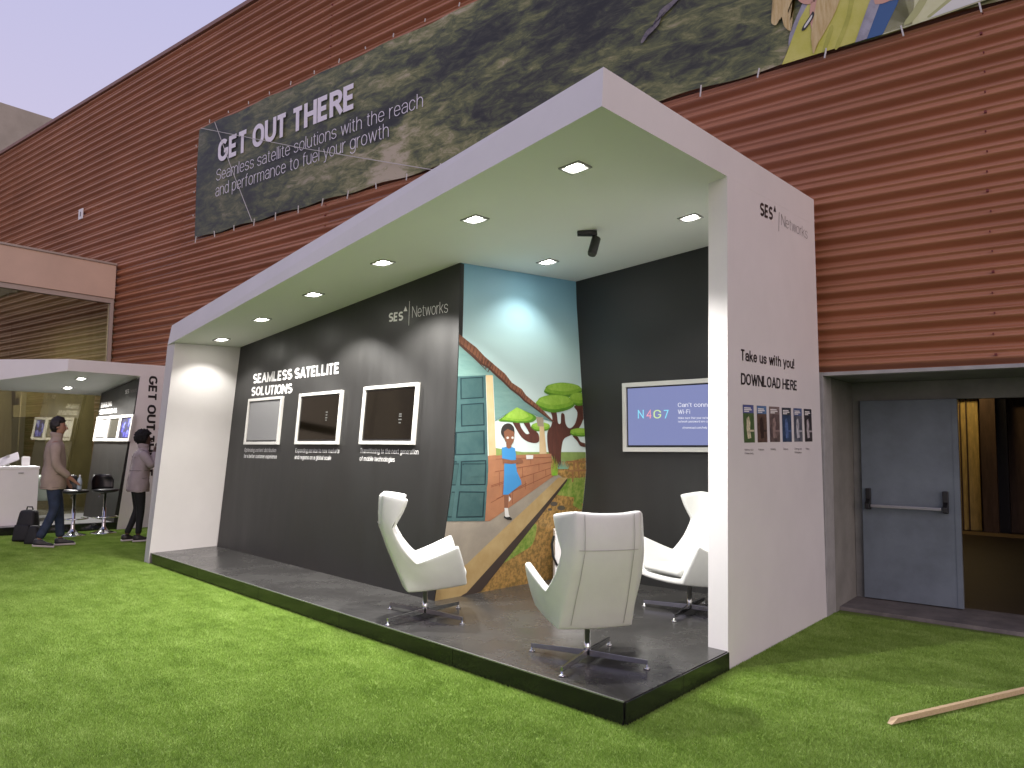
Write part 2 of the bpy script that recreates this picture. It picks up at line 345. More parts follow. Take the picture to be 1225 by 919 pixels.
# ================================================================== GROUND
bm = B(); box(bm, (-150, -150, -.3), (150, 150, 0.0)); g = struct('ground', bm, mat('turf_backing', (.10, .16, .018), .9, col2=(.15, .22, .03), vscale=1.0))
bm = B(); box(bm, (-45, -60, -.2), (25, -1.4, .006)); pv = struct('bounce_slab', bm, mat('pale_bounce', (.46, .44, .41), .8, var=.1, vscale=2)); pv['label'] = 'unseen pale forecourt added before the turf to bounce light to the booth ceiling'  # pale slab added out of view, bounces light up to the booth ceiling
g['label'] = 'flat ground under the artificial turf'
def turf_material():
    m = bpy.data.materials.new('turf_blades'); m.use_nodes = True; N = m.node_tree.nodes; L = m.node_tree.links; b = N['Principled BSDF']
    b.inputs['Roughness'].default_value = .5; b.inputs['Specular IOR Level'].default_value = .35
    g_ = N.new('ShaderNodeNewGeometry'); n = N.new('ShaderNodeTexNoise'); n.inputs['Scale'].default_value = 2.6; n.inputs['Detail'].default_value = 8; n.inputs['Roughness'].default_value = .72
    mp = N.new('ShaderNodeMapping'); mp.inputs['Scale'].default_value = (1, 1.5, 1); mp.inputs['Rotation'].default_value = (0, 0, .3)
    L.new(g_.outputs['Position'], mp.inputs[0]); L.new(mp.outputs[0], n.inputs['Vector'])
    ad = N.new('ShaderNodeMath'); ad.operation = 'MULTIPLY_ADD'; ad.inputs[1].default_value = .35; L.new(g_.outputs['Random Per Island'], ad.inputs[0]); L.new(n.outputs['Fac'], ad.inputs[2])
    r = N.new('ShaderNodeValToRGB'); e = r.color_ramp.elements
    e[0].position = .36; e[0].color = (.118, .215, .026, 1); e[1].position = 1.05; e[1].color = (.44, .59, .17, 1)
    k = e.new(.66); k.color = (.235, .375, .052, 1)
    L.new(ad.outputs[0], r.inputs[0]); L.new(r.outputs[0], b.inputs['Base Color'])
    return m
def turf():
    me = bpy.data.meshes.new('turf'); pts = []
    st = .5
    for i in range(-34, 6):
        for j in range(-3, 17):
            x = i*st+.25; y = j*st+.25
            if y > 7.35 and not (-2.0 < x): continue
            if y > 7.6: continue
            pts.append((x, y, 0))
    me.from_pydata(pts, [], []); o = bpy.data.objects.new('turf', me); C.objects.link(o); o['kind'] = 'stuff'; o['label'] = 'bright green artificial turf with short pile'; o['category'] = 'turf'
    ng = bpy.data.node_groups.new('turf', 'GeometryNodeTree'); ng.interface.new_socket('Geometry', in_out='INPUT', socket_type='NodeSocketGeometry'); ng.interface.new_socket('Geometry', in_out='OUTPUT', socket_type='NodeSocketGeometry')
    N = ng.nodes; L = ng.links; gi = N.new('NodeGroupInput'); go = N.new('NodeGroupOutput')
    gr = N.new('GeometryNodeMeshGrid'); gr.inputs[0].default_value = st; gr.inputs[1].default_value = st; gr.inputs[2].default_value = 2; gr.inputs[3].default_value = 2
    dp = N.new('GeometryNodeDistributePointsOnFaces'); dp.inputs['Density'].default_value = 42000; L.new(gr.outputs[0], dp.inputs[0])
    co = N.new('GeometryNodeMeshCone'); co.inputs['Vertices'].default_value = 3; co.inputs['Radius Bottom'].default_value = .0016; co.inputs['Depth'].default_value = .015
    ip = N.new('GeometryNodeInstanceOnPoints'); L.new(dp.outputs[0], ip.inputs['Points']); L.new(co.outputs[0], ip.inputs['Instance'])
    rv = N.new('FunctionNodeRandomValue'); rv.data_type = 'FLOAT_VECTOR'; rv.inputs[0].default_value = (-.75, -.75, 0); rv.inputs[1].default_value = (.75, .75, 6.28); L.new(rv.outputs[0], ip.inputs['Rotation'])
    rs = N.new('FunctionNodeRandomValue'); rs.data_type = 'FLOAT_VECTOR'; rs.inputs[0].default_value = (.6, .6, .6); rs.inputs[1].default_value = (1.2, 1.2, 1.35); rs.inputs['Seed'].default_value = 5; L.new(rs.outputs[0], ip.inputs['Scale'])
    re = N.new('GeometryNodeRealizeInstances'); L.new(ip.outputs[0], re.inputs[0])
    sm = N.new('GeometryNodeSetMaterial'); sm.inputs['Material'].default_value = turf_material(); L.new(re.outputs[0], sm.inputs[0])
    ip2 = N.new('GeometryNodeInstanceOnPoints'); L.new(gi.outputs[0], ip2.inputs['Points']); L.new(sm.outputs[0], ip2.inputs['Instance'])
    ri = N.new('FunctionNodeRandomValue'); ri.data_type = 'INT'; ri.inputs[4].default_value = 0; ri.inputs[5].default_value = 3
    mu = N.new('ShaderNodeMath'); mu.operation = 'MULTIPLY'; mu.inputs[1].default_value = math.pi/2; L.new(ri.outputs[2], mu.inputs[0])
    cx = N.new('ShaderNodeCombineXYZ'); L.new(mu.outputs[0], cx.inputs[2]); L.new(cx.outputs[0], ip2.inputs['Rotation'])
    L.new(ip2.outputs[0], go.inputs[0]); md = o.modifiers.new('turf', 'NODES'); md.node_group = ng
turf()
# ================================================================== CORRUGATED BUILDING
YW = 7.3; ZR = 9.40; PITCH = .172; DEP = .074
bld = thing('corrugated_building', 'long building clad in horizontal rust brown corrugated steel sheets behind the booths', 'building', (-10, YW, 0))
def corr_sheet(x0, x1, z0, z1, dy):
    bm = B(); nz = int((z1-z0)/PITCH*20); prev = None
    nx = max(1, int((x1-x0)/1.1))
    for i in range(nz+1):
        z = z0+(z1-z0)*i/nz; ph = ((z-2.30)/PITCH) % 1.0
        # rounded ridge, broader valley
        sm_ = lambda t: t*t*(3-2*t)
        if ph < .38: c = .30*(1-sm_(min(1, max(0, (abs(ph-.19)-.04)/.13))))
        elif ph < .50: c = sm_((ph-.38)/.12)
        elif ph < .64: c = 1.0
        else: c = 1-sm_((ph-.64)/.36)
        y = YW+.004+dy+DEP*c
        row = [bm.verts.new((x0+(x1-x0)*k/nx, y, z)) for k in range(nx+1)]
        if prev:
            for k in range(nx): bm.faces.new([prev[k], prev[k+1], row[k+1], row[k]])
        prev = row
    return bm
xs = [-9.49-4.4*i for i in range(9, -1, -1)]+[-5.1, -2.10, -.70, 3.7, 8.1]
for i in range(len(xs)-1):
    z0 = 2.235 if xs[i] > -2.2 else 0.0
    for (za, zb) in ((z0, 5.33), (5.30, ZR)):
        if za >= zb: continue
        dy = .006*((i+int(za > 3)) % 2) if xs[i+1] < -5 else .0015*(i % 2)
        obj('corrugated_sheet', corr_sheet(xs[i]-.03, xs[i+1]+.03, za, zb, dy), M['corr'], bld, smooth=True)
bm = B(); box(bm, (-50, YW-.03, ZR-.01), (8.2, YW+.25, ZR+.07), .006); obj('roof_flashing', bm, M['corrtrim'], bld)
bm = B(); box(bm, (-50, YW+.08, 2.24), (8.2, YW+.24, ZR-.012)); obj('backing_wall', bm, M['corrtrim'], bld)
bm = B()
for x in (-9.49, -.70, 3.7):
    k = 0; z = 2.30+PITCH*.12
    while z < ZR-.1:
        if (x > -2 or True):
            zz = z+random.uniform(-.004, .004); xx = x+.05+random.uniform(-.012, .012); s = .007 if k % 4 else .012
            obox(bm, V(xx, YW-.002, zz), V(1, 0, 0), V(0, 1, 0), V(0, 0, 1), s*.8, .012, s*.8)
        z += PITCH; k += 1
o = obj('cladding_screw', bm, M['screw'], bld); o['kind'] = 'stuff'
# doorway recess in the building
YD = 8.30; XJ = -2.005
zh = hit((V(0, YD, 0), V(0, -1, 0)), 1100, 478).z
bm = B(); box(bm, (XJ-.10, YW+.25, 0), (XJ, YD+.10, 2.20)); obj('reveal_wall', bm, M['greyw'], bld)
bm = B(); box(bm, (XJ-.10, YW-.03, 0), (XJ-.0, YW+.248, 2.235), .003); obj('reveal_jamb', bm, M['flash'], bld)
bm = B(); box(bm, (XJ+.001, YW-.03, 2.20), (8.1, YW+.08, 2.233), .003); obj('lintel_flashing', bm, M['flash'], bld)
bm = B(); box(bm, (XJ+.001, YW+.082, 2.202), (8.1, YD+.1, 2.3)); obj('soffit', bm, M['greyw'], bld)
bm = B(); box(bm, (XJ+.001, YD, zh), (8.1, YD+.098, 2.2)); obj('door_header', bm, M['greyw'], bld)
bm = B(); box(bm, (XJ+.001, YD, 0.03), (XJ+.075, YD+.098, zh-.001), .004); obj('door_jamb', bm, M['greyw'], bld)
bm = B(); hexa(bm, [V(XJ, 7.66, 0), V(8.1, 7.25, 0), V(8.1, YD+.1, 0), V(XJ, YD+.1, 0)], [V(XJ, 7.67, .035), V(8.1, 7.26, .035), V(8.1, YD+.1, .035), V(XJ, YD+.1, .035)], .005)
o = struct('threshold', bm, M['kerb']); o['label'] = 'low concrete threshold strip at the doorway'
# hall seen through the doorway
hp = gnd(1160, 636); YH = hp.y
hall = thing('hall_interior', 'dim brown hall seen through the open half of the doorway', 'hall', (2, YH, 0))
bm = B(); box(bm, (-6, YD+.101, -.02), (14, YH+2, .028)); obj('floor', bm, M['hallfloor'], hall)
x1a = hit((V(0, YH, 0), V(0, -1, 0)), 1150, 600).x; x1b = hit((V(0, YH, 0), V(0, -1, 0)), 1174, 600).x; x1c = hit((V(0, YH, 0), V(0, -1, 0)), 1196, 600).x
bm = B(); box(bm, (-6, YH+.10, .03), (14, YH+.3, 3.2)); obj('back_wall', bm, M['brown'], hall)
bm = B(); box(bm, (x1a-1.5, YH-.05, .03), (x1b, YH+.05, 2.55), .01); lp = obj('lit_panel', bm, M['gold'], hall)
for f_ in (.10, .42):
    bm = B(); xx = x1a+(x1b-x1a)*f_; box(bm, (xx-.012, YH-.08, .03), (xx+.012, YH-.052, 2.55)); obj('panel_stile', bm, M['brown'], hall)
bm = B(); box(bm, (x1a-1.5, YH-.9, .0285), (x1c+3.5, YH-.3, .034)); obj('floor_light_strip', bm, mat('painted_floor_light', (.20, .145, .08), .6), hall)  # pool of lamplight on the hall floor, painted as a paler strip
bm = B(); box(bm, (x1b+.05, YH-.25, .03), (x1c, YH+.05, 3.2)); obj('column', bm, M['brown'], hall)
bm = B(); box(bm, (x1c-.02, YH-.10, .03), (x1c+.16, YH+.09, 3.2)); obj('column', bm, M['black'], hall)
bm = B(); box(bm, (6, YD+.101, .03), (6.2, YH, 3.2)); obj('side_wall', bm, M['brown'], hall)
bm = B(); box(bm, (x1a-1.5, YH-.26, 2.551), (x1c+.3, YH-.06, 2.75)); obj('beam', bm, M['black'], hall)
bm = B(); box(bm, (-6, YD+.101, 3.2), (14, YH+2, 3.3)); obj('hall_ceiling', bm, M['brown'], hall)
bm = B(); box(bm, (-6.1, YD+.101, .03), (-6, YH+.1, 3.2)); obj('side_wall', bm, M['brown'], hall)
def area_lamp(name, label, loc, size, e, col, parent_m=None, grp=None):
    t = thing(name, label, 'lamp', loc, grp)
    bm = B(); box(bm, (loc[0]-size, loc[1]-size*.3, loc[2]), (loc[0]+size, loc[1]+size*.3, loc[2]+.05)); obj('housing', bm, M['white'], t)
    bm = B(); box(bm, (loc[0]-size*.95, loc[1]-size*.27, loc[2]-.008), (loc[0]+size*.95, loc[1]+size*.27, loc[2]-.002)); obj('diffuser', bm, emit_mat('lamp_glow', col, 4), t)
    l = bpy.data.lights.new('ceiling_lamp', 'AREA'); l.shape = 'RECTANGLE'; l.size = size*1.9; l.size_y = size*.55; l.energy = e; l.color = col
    lo = bpy.data.objects.new('ceiling_lamp', l); C.objects.link(lo); lo.parent = t; lo.location = (0, 0, -.02)
area_lamp('ceiling_lamp', 'warm ceiling lamp inside the dim hall beyond the doorway', (x1b-.2, YH-.9, 3.05), .4, 9, (1, .72, .35))
# grey fire door leaf
DR = 1.149
dp_ = (V(0, YD-.03, 0), V(0, -1, 0))
dxl = XJ+.085; dxr = hit(dp_, 1149, 600).x; dz = zh-.003
door = thing('fire_door', 'grey blue metal fire door leaf with a black push bar in the right hand recess', 'door', (dxl, YD-.03, .04))
bm = B(); box(bm, (dxl, YD-.045, .045), (dxr, YD+.01, dz), .004); obj('door_leaf', bm, M['door'], door)
bm = B(); box(bm, (dxr-.045, YD-.050, .047), (dxr-.004, YD-.0455, dz-.003)); obj('edge_strip', bm, M['door'], door)
pz = hit(dp_, 1090, 607).z
pbx0 = hit(dp_, 1040, 600).x; pbx1 = hit(dp_, 1132, 600).x
pb = B(); obox(pb, V((pbx0+pbx1)/2, YD-.12, pz), V(1, 0, 0), V(0, 1, 0), V(0, 0, 1), (pbx1-pbx0)/2-.03, .012, .016, .006); pbar = obj('push_bar', pb, M['edge'], door)
for x in (pbx0, pbx1):
    bm = B(); box(bm, (x-.024, YD-.085, pz-.04), (x+.024, YD-.046, pz+.17), .008); hexa(bm, [V(x-.02, YD-.14, pz-.03), V(x+.02, YD-.14, pz-.03), V(x+.02, YD-.08, pz-.03), V(x-.02, YD-.08, pz-.03)], [V(x-.02, YD-.14, pz+.02), V(x+.02, YD-.14, pz+.02), V(x+.02, YD-.08, pz+.07), V(x-.02, YD-.08, pz+.07)], .004)
    obj('bar_bracket', bm, M['black'], door)
# ================================================================== BANNER
BP = (V(0, YW-.035, 0), V(0, -1, 0))
bx0 = -13.27; bz0 = 5.30; bz1 = 7.42; bx1 = 2.6
ban = thing('banner', 'huge printed hillside banner reading Get Out There, laced to the corrugated wall', 'banner', (bx0, YW-.035, bz0))
def hill_material():
    m = bpy.data.materials.new('hillside_print'); m.use_nodes = True; N = m.node_tree.nodes; L = m.node_tree.links; b = N['Principled BSDF']; b.inputs['Roughness'].default_value = .55
    g_ = N.new('ShaderNodeTexCoord'); mp = N.new('ShaderNodeMapping'); mp.inputs['Rotation'].default_value = (0, R(-14), 0); mp.inputs['Scale'].default_value = (.42, 1, 1.25)
    L.new(g_.outputs['Object'], mp.inputs[0])
    n = N.new('ShaderNodeTexNoise'); n.inputs['Scale'].default_value = .75; n.inputs['Detail'].default_value = 12; n.inputs['Roughness'].default_value = .62; n.inputs['Distortion'].default_value = 1.0; L.new(mp.outputs[0], n.inputs['Vector'])
    r = N.new('ShaderNodeValToRGB'); e = r.color_ramp.elements
    cols = [(.34, (.010, .011, .010)), (.42, (.024, .026, .018)), (.47, (.042, .050, .022)), (.52, (.072, .082, .028)), (.58, (.130, .130, .052)), (.68, (.25, .22, .15))]
    while len(e) < len(cols): e.new(.5)
    for q, (p, c) in zip(e, cols): q.position = p; q.color = c+(1,)
    n3 = N.new('ShaderNodeTexNoise'); n3.inputs['Distortion'].default_value = .6; n3.inputs['Scale'].default_value = 6.5; n3.inputs['Detail'].default_value = 10; n3.inputs['Roughness'].default_value = .75; L.new(mp.outputs[0], n3.inputs['Vector'])
    mm = N.new('ShaderNodeMath'); mm.operation = 'MULTIPLY_ADD'; mm.inputs[1].default_value = .70; L.new(n3.outputs['Fac'], mm.inputs[0])
    m2 = N.new('ShaderNodeMath'); m2.operation = 'SUBTRACT'; m2.inputs[1].default_value = .335; L.new(n.outputs['Fac'], m2.inputs[0]); L.new(m2.outputs[0], mm.inputs[2])
    L.new(mm.outputs[0], r.inputs[0])
    s = N.new('ShaderNodeSeparateXYZ'); L.new(g_.outputs['Object'], s.inputs[0]); mr = N.new('ShaderNodeMapRange'); mr.inputs['From Min'].default_value = -.4; mr.inputs['From Max'].default_value = 5.5; L.new(s.outputs['X'], mr.inputs[0])
    mx_ = N.new('ShaderNodeMix'); mx_.data_type = 'RGBA'; L.new(mr.outputs[0], mx_.inputs[0])
    dk = N.new('ShaderNodeMix'); dk.data_type = 'RGBA'; dk.inputs[0].default_value = .65; dk.inputs[7].default_value = (.016, .020, .022, 1); L.new(r.outputs[0], dk.inputs[6])
    L.new(dk.outputs[2], mx_.inputs[6]); L.new(r.outputs[0], mx_.inputs[7])
    hs = N.new('ShaderNodeHueSaturation'); hs.inputs['Value'].default_value = 1.9; hs.inputs['Saturation'].default_value = .95; L.new(mx_.outputs[2], hs.inputs['Color'])
    L.new(hs.outputs[0], b.inputs['Base Color']); return m
bm = B(); n = 160; prev = None
for i in range(n+1):
    x = bx0+(bx1-bx0)*i/n; col = []
    for j in range(9):
        t = j/8; sag = .03*math.sin(x*5.2)*(1-t)**3-.03*math.sin(x*4.1)*t**3
        z = bz0+(bz1-bz0)*t+sag*.5
        y = YW-.035-.018*abs(math.sin(x*1.9+t*2))*math.sin(math.pi*t)-.004*math.sin(x*9)*t
        col.append(bm.verts.new((x, y, z)))
    if prev:
        for j in range(8): bm.faces.new([prev[j], col[j], col[j+1], prev[j+1]])
    prev = col
canvas = obj('canvas', bm, hill_material(), ban, smooth=True)
def wp(px, py): return (px, py)
BPT = (V(0, YW-.062, 0), V(0, -1, 0))
M['banwhite'] = mat('banner_white', (.80, .77, .82), .5)
text_px('GET OUT THERE', BPT, (260.6, 194.8), (422.7, 130), (261.3, 169.0), M['banwhite'], ban, w=.255)
text_px('Seamless satellite solutions with the reach', BPT, (258.7, 216.9), (506.0, 127.8), (259.2, 203.2), M['banwhite'], ban, w=.062)
text_px('and performance to fuel your growth', BPT, (257.8, 235.7), (465, 163.7), (258.2, 221.5), M['banwhite'], ban, w=.062)
cY = mat('print_yellow', (.50, .50, .06), .5, col2=(.62, .60, .16), vscale=2.5); cYp = mat('print_pale_yellow', (.60, .62, .30), .5, col2=(.72, .73, .50), vscale=2)
cHair = mat('print_blond', (.50, .36, .13), .5, col2=(.66, .54, .27), vscale=6, stretch=(8, 1, 1)); cSkin = mat('print_skin', (.62, .36, .26), .5); cBl = mat('print_blue', (.045, .12, .28), .5)
cGr = mat('print_grey', (.32, .32, .36), .5, var=.2, vscale=9); cWh = mat('print_white', (.72, .73, .66), .5); cDk = mat('print_dark', (.02, .02, .02), .5)
def smooth(pts, n=5):
    out = []; N_ = len(pts)
    for i in range(N_):
        p0, p1, p2, p3 = pts[i-1], pts[i], pts[(i+1) % N_], pts[(i+2) % N_]
        for k in range(n):
            t = k/n; out.append(tuple(.5*((2*p1[j])+(-p0[j]+p2[j])*t+(2*p0[j]-5*p1[j]+4*p2[j]-p3[j])*t*t+(-p0[j]+3*p1[j]-3*p2[j]+p3[j])*t**3) for j in (0, 1)))
    return out
def bprint(name, pts, k, m):
    if name in ('printed_hair', 'printed_face', 'printed_neck', 'printed_creek', 'printed_pack', 'printed_collar', 'printed_fold'): pts = smooth(pts)
    return poly_px(name, pts, BP, .028+.002*k, m, ban)
# two printed hikers in yellow jackets (they run on above the frame)
bprint('printed_pack', [(945, 46), (960, 8), (972, -20), (985, -20), (968, 40), (949, 66)], 0, cGr)
bprint('printed_jacket', [(936.5, 79), (948, 52), (958, 24), (968, 6), (980, -22), (1000, -46), (1066, -60), (1100, -50), (1092, 31), (1025, 52)], 1, cY)
bprint('printed_jacket', [(1056, 43.5), (1070, 10), (1078, -20), (1120, -70), (1190, -110), (1290, -120), (1300, -37), (1190, -1.5), (1120, 23)], 1, cYp)
bprint('printed_sleeve', [(1112, 24.5), (1150, -6), (1200, -40), (1292, -80), (1298, -38), (1190, -2.6)], 4, cWh)
for q in ([(1000, 58), (1014, 20), (1020, -20), (1026, -18), (1018, 24), (1006, 56)], [(985, 62), (994, 34), (998, 36), (990, 60)]): bprint('printed_fold', q, 2, mat('print_fold', (.36, .37, .05), .5, col2=(.50, .50, .09), vscale=5))
for q in ([(1082, 30), (1100, 4), (1116, -30), (1122, -26), (1108, 6), (1092, 28)], [(1110, 22), (1130, 6), (1152, -14), (1140, 8), (1120, 20)]): bprint('printed_fold', q, 2, mat('print_fold', (.45, .47, .20), .5))
bprint('printed_strap', [(1037, 49), (1057, 43), (1074, 8), (1092, -40), (1072, -46), (1052, 8)], 3, cBl)
bprint('printed_webbing', [(1024, 53), (1038, 48.5), (1053, 8), (1070, -40), (1060, -42), (1040, 8)], 4, cGr)
bprint('printed_face', [(950, -12), (955, 1), (964, 7), (974, 5), (985, -8), (990, -60), (965, -80), (948, -50)], 4, cSkin)
bprint('printed_neck', [(974, 0), (990, -8), (984, 30), (975, 46), (970, 20)], 4, cSkin)
bprint('printed_hair', [(928, -30), (945, -70), (955, -20), (950, 0), (944, 16), (948, 38), (940, 34), (936, 22), (930, 32), (924, 28), (927, 10)], 5, cHair)
bprint('printed_hair', [(978, 6), (990, -60), (1002, -90), (1012, -30), (1003, 10), (988, 40), (979, 55), (975, 66), (973, 60), (972, 40)], 5, cHair)
bprint('printed_face', [(1046, 0), (1052, 7), (1066, 3), (1088, -10), (1100, -90), (1064, -110), (1040, -60)], 5, cSkin)
bprint('printed_collar', [(962, 34), (970, 22), (974, 16), (975, 22), (966, 36), (961, 39)], 6, cDk)
bprint('printed_collar', [(963.5, 34), (970, 24), (973, 20), (972, 25), (965, 35)], 7, cWh)
cCreek = mat('print_creek', (.10, .09, .12), .5, col2=(.22, .20, .19), vscale=20, detail=8)
bprint('printed_creek', [(768, 51), (775, 38), (786, 28), (791, 14), (806, 2), (822, -14), (827, -13), (811, 3), (795, 17), (789, 31), (778, 42), (771, 52)], 0, cCreek)
cHd = mat('print_brown_hair', (.12, .07, .035), .5, col2=(.20, .12, .06), vscale=8)
bprint('printed_hair', [(946, -40), (944, -80), (962, -104), (990, -98), (998, -66), (992, -50), (984, -74), (964, -80), (952, -66)], 6, cHair)
bprint('printed_hair', [(1040, -62), (1038, -100), (1066, -130), (1100, -118), (1106, -86), (1098, -70), (1090, -96), (1062, -98), (1048, -80)], 6, cHd)
for (ex, ey) in ((960, -44), (978, -46), (1060, -56), (1084, -60)): bprint('printed_eye', [(ex-3, ey), (ex, ey-2.5), (ex+3, ey), (ex, ey+2)], 7, cDk)
for (ex, ey) in ((969, -16), (1072, -28)): bprint('printed_mouth', [(ex-6, ey), (ex, ey+2), (ex+6, ey-1), (ex, ey+5)], 7, mat('print_lip', (.45, .16, .13), .5))
# lacing ties along the lower and upper edges
tie = None
def add_tie(p, h):
    global tie
    if tie is None:
        bm = B(); box(bm, (-.007, -.008, -.11), (.007, .004, .02), .002)
        tie = obj('cable_tie', bm, M['frameW'], ban, local=True); o = tie
    else:
        o = tie.copy(); C.objects.link(o); o.parent = ban
    o.location = Vector(p)-BASE[ban]; o.scale = (1, 1, h); o.rotation_euler = (0, random.uniform(-.25, .25), 0)
x = bx0+.12
while x < bx1:
    add_tie((x, YW-.07, bz0), random.uniform(.7, 1.15)); 
    if random.random() < .85: add_tie((x+.3, YW-.07, bz1+.06), random.uniform(.3, .55))
    x += .62+random.uniform(-.03, .03)
for zz in (5.75, 6.2, 6.65, 7.1):
    add_tie((bx0-.02, YW-.07, zz), .25)
for (a, b, lb) in (((242, 154), (531, 206), 'long thin white cord stretched across the banner to its lower edge'), ((258.7, 147), (303.6, 266), 'short thin white cord hanging diagonally down the left of the banner')):
    bm = B(); P0 = hit(BPT, *a)+V(0, -.03, 0); P1 = hit(BPT, *b)+V(0, -.03, 0); tube(bm, [P0, (P0+P1)/2+V(0, 0, -.03), P1], .0055, 6); tag(obj('cord', bm, M['frameW'], None), lb, 'cord')
# small white label on the cladding
lp_ = (V(0, YW-.012, 0), V(0, -1, 0)); c0 = hit(lp_, 96.3, 256)
lab = thing('wall_label', 'small white label plate with a dark mark on the corrugated wall left of the banner', 'label', c0)
bm = B(); box(bm, (c0.x-.11, YW-.012, c0.z-.12), (c0.x+.11, YW+.004, c0.z+.12)); obj('plate', bm, M['paper'], lab)
bm = B(); box(bm, (c0.x-.03, YW-.014, c0.z-.06), (c0.x+.03, YW-.0125, c0.z+.05)); obj('mark', bm, M['greyink'], lab)
# ================================================================== GLAZED ANNEX ON THE LEFT
XG = -16.45
ann = thing('glazed_annex', 'low annex with a cream fascia over tall reflective glass at the far left', 'building', (XG, 0, 0))
bm = B(); box(bm, (XG-.3, -14, 4.51), (XG, YW-.01, 5.23), .01); obj('fascia', bm, M['cream'], ann)
bm = B(); box(bm, (XG-.3, -14, 5.231), (XG+.03, YW-.01, 5.27)); obj('coping', bm, M['frame'], ann)
bm = B(); box(bm, (XG-.16, -14, 4.41), (XG-.03, YW-.012, 4.505)); obj('head_frame', bm, M['frame'], ann)
bm = B(); box(bm, (XG-.16, YW-.08, 0), (XG-.03, YW-.013, 4.409)); obj('side_frame', bm, M['frame'], ann)
def glass_mat():
    m = bpy.data.materials.new('tinted_glass'); m.use_nodes = True; N = m.node_tree.nodes; L = m.node_tree.links; N.clear()
    o = N.new('ShaderNodeOutputMaterial'); g1 = N.new('ShaderNodeBsdfGlossy'); g1.inputs['Roughness'].default_value = .01; g1.inputs['Color'].default_value = (.80, .78, .68, 1)
    t = N.new('ShaderNodeBsdfTransparent'); t.inputs[0].default_value = (.66, .66, .56, 1); mxs = N.new('ShaderNodeMixShader')
    f_ = N.new('ShaderNodeFresnel'); f_.inputs[0].default_value = 2.1
    ad = N.new('ShaderNodeMath'); ad.operation = 'ADD'; ad.use_clamp = True; ad.inputs[1].default_value = .12; L.new(f_.outputs[0], ad.inputs[0])
    L.new(ad.outputs[0], mxs.inputs[0]); L.new(t.outputs[0], mxs.inputs[1]); L.new(g1.outputs[0], mxs.inputs[2]); L.new(mxs.outputs[0], o.inputs[0]); return m
M['glass'] = glass_mat()
ys = [-14, -9.2, -6.0, -2.9, .2, 3.3, YW-.081]
for i in range(len(ys)-1):
    bm = B(); box(bm, (XG-.10, ys[i]+.004, 2.75), (XG-.088, ys[i+1]-.004, 4.409)); obj('glass_pane', bm, M['glass'], ann)
for y in ys[1:-1]:
    bm = B(); box(bm, (XG-.14, y-.003, .05), (XG-.05, y+.003, 4.409)); obj('mullion', bm, M['frame'], ann)
M['room'] = mat('beige_panelling', (.34, .31, .21), .6, var=.25, vscale=3, stretch=(1, 9, .4))
M['bulk'] = mat('bulkhead', (.60, .54, .38), .7, var=.05)
bm = B(); box(bm, (XG-6.0, -14, 0), (XG-5.8, YW, 4.5)); obj('room_wall', bm, M['room'], ann)
bm = B(); box(bm, (XG-5.8, YW-.005, 0), (XG-.17, YW+.2, 4.5)); obj('room_end_wall', bm, M['room'], ann)
bm = B(); box(bm, (XG-5.8, -14, 4.5), (XG-.31, YW-.02, 4.6)); obj('room_ceiling', bm, M['room'], ann)
bm = B(); box(bm, (XG-5.8, -14, .003), (XG-.17, YW-.02, .06)); obj('room_floor', bm, mat('room_carpet', (.14, .13, .09), .9, var=.1), ann)
bm = B(); box(bm, (XG-5.79, 1.0, .061), (XG-.17, 1.15, 4.49)); obj('room_light_block', bm, M['brown'], ann)  # added out of view to keep lamplight from the room beyond it
for i in range(3): bm = B(); box(bm, (XG-.10, ys[i]+.004, .05), (XG-.088, ys[i+1]-.004, 2.745)); obj('glass_pane', bm, M['glass'], ann)
bm = B(); box(bm, (XG-.10, ys[3]+.004, .05), (XG-.088, 1.1, 2.745)); obj('glass_pane', bm, M['glass'], ann)
RP = (V(XG-3.2, 0, 0), V(1, 0, 0))
def room_panel(name, px, m, d=.15):
    bm = B(); prism(bm, [hit(RP, *p) for p in px], V(-d, 0, 0)); return obj(name, bm, m, ann)
room_panel('bulkhead', [(16, 485), (98, 480), (98, 498), (16, 499)], M['bulk'], .5)
room_panel('bulkhead', [(27, 465), (86, 468), (86, 480), (27, 484)], M['bulk'], .45)
room_panel('curtain', [(-30, 455), (14, 460), (14, 640), (-30, 640)], M['room'])
room_panel('inner_wall', [(14.5, 500), (66, 500), (66, 640), (14.5, 640)], mat('olive_wall', (.17, .17, .10), .8, var=.08), .1)
M['lemon'] = emit_mat('lit_doorway', (.62, .50, .16), .75)
for (a, b) in ((69, 81), (87, 96)):
    for (y0, y1) in ((520, 556), (560, 585), (588, 606)): room_panel('lit_window', [(a, y0), (b, y0), (b, y1), (a, y1)], M['lemon'], .05)
room_panel('inner_wall', [(97, 500), (136, 500), (136, 640), (97, 640)], M['room'], .1)
area_lamp('ceiling_lamp', 'warm ceiling lamp inside the glazed annex', (XG-1.9, 5.2, 4.3), .6, 150, (1, .90, .68))
# far concrete block
XC = -34.0
cpl = (V(XC, 0, 0), V(1, 0, 0)); q = hit(cpl, 0, 122)
con = thing('concrete_building', 'bare concrete tower block end rising behind the brown roof at the far left', 'building', (XC, q.y, 0))
bm = B(); box(bm, (XC-12, q.y-8, 0), (XC, YW+14, q.z), .03); obj('wall', bm, M['conc'], con)
for zz in (q.z-3.0, q.z-6.0):
    bm = B(); box(bm, (XC-.01, q.y-8, zz), (XC+.02, YW+14, zz+.06)); obj('pour_joint', bm, M['conc'], con)
# ================================================================== MAIN BOOTH
booth = thing('exhibition_booth', 'large white open fronted exhibition booth with charcoal walls and a painted mural', 'booth', (-5.5, 4.6, 0))
XO = -9.52; XI = -9.36
BLo = V(XO, PL.y+.02, 0); BRo = PC.copy()
YB = 7.26
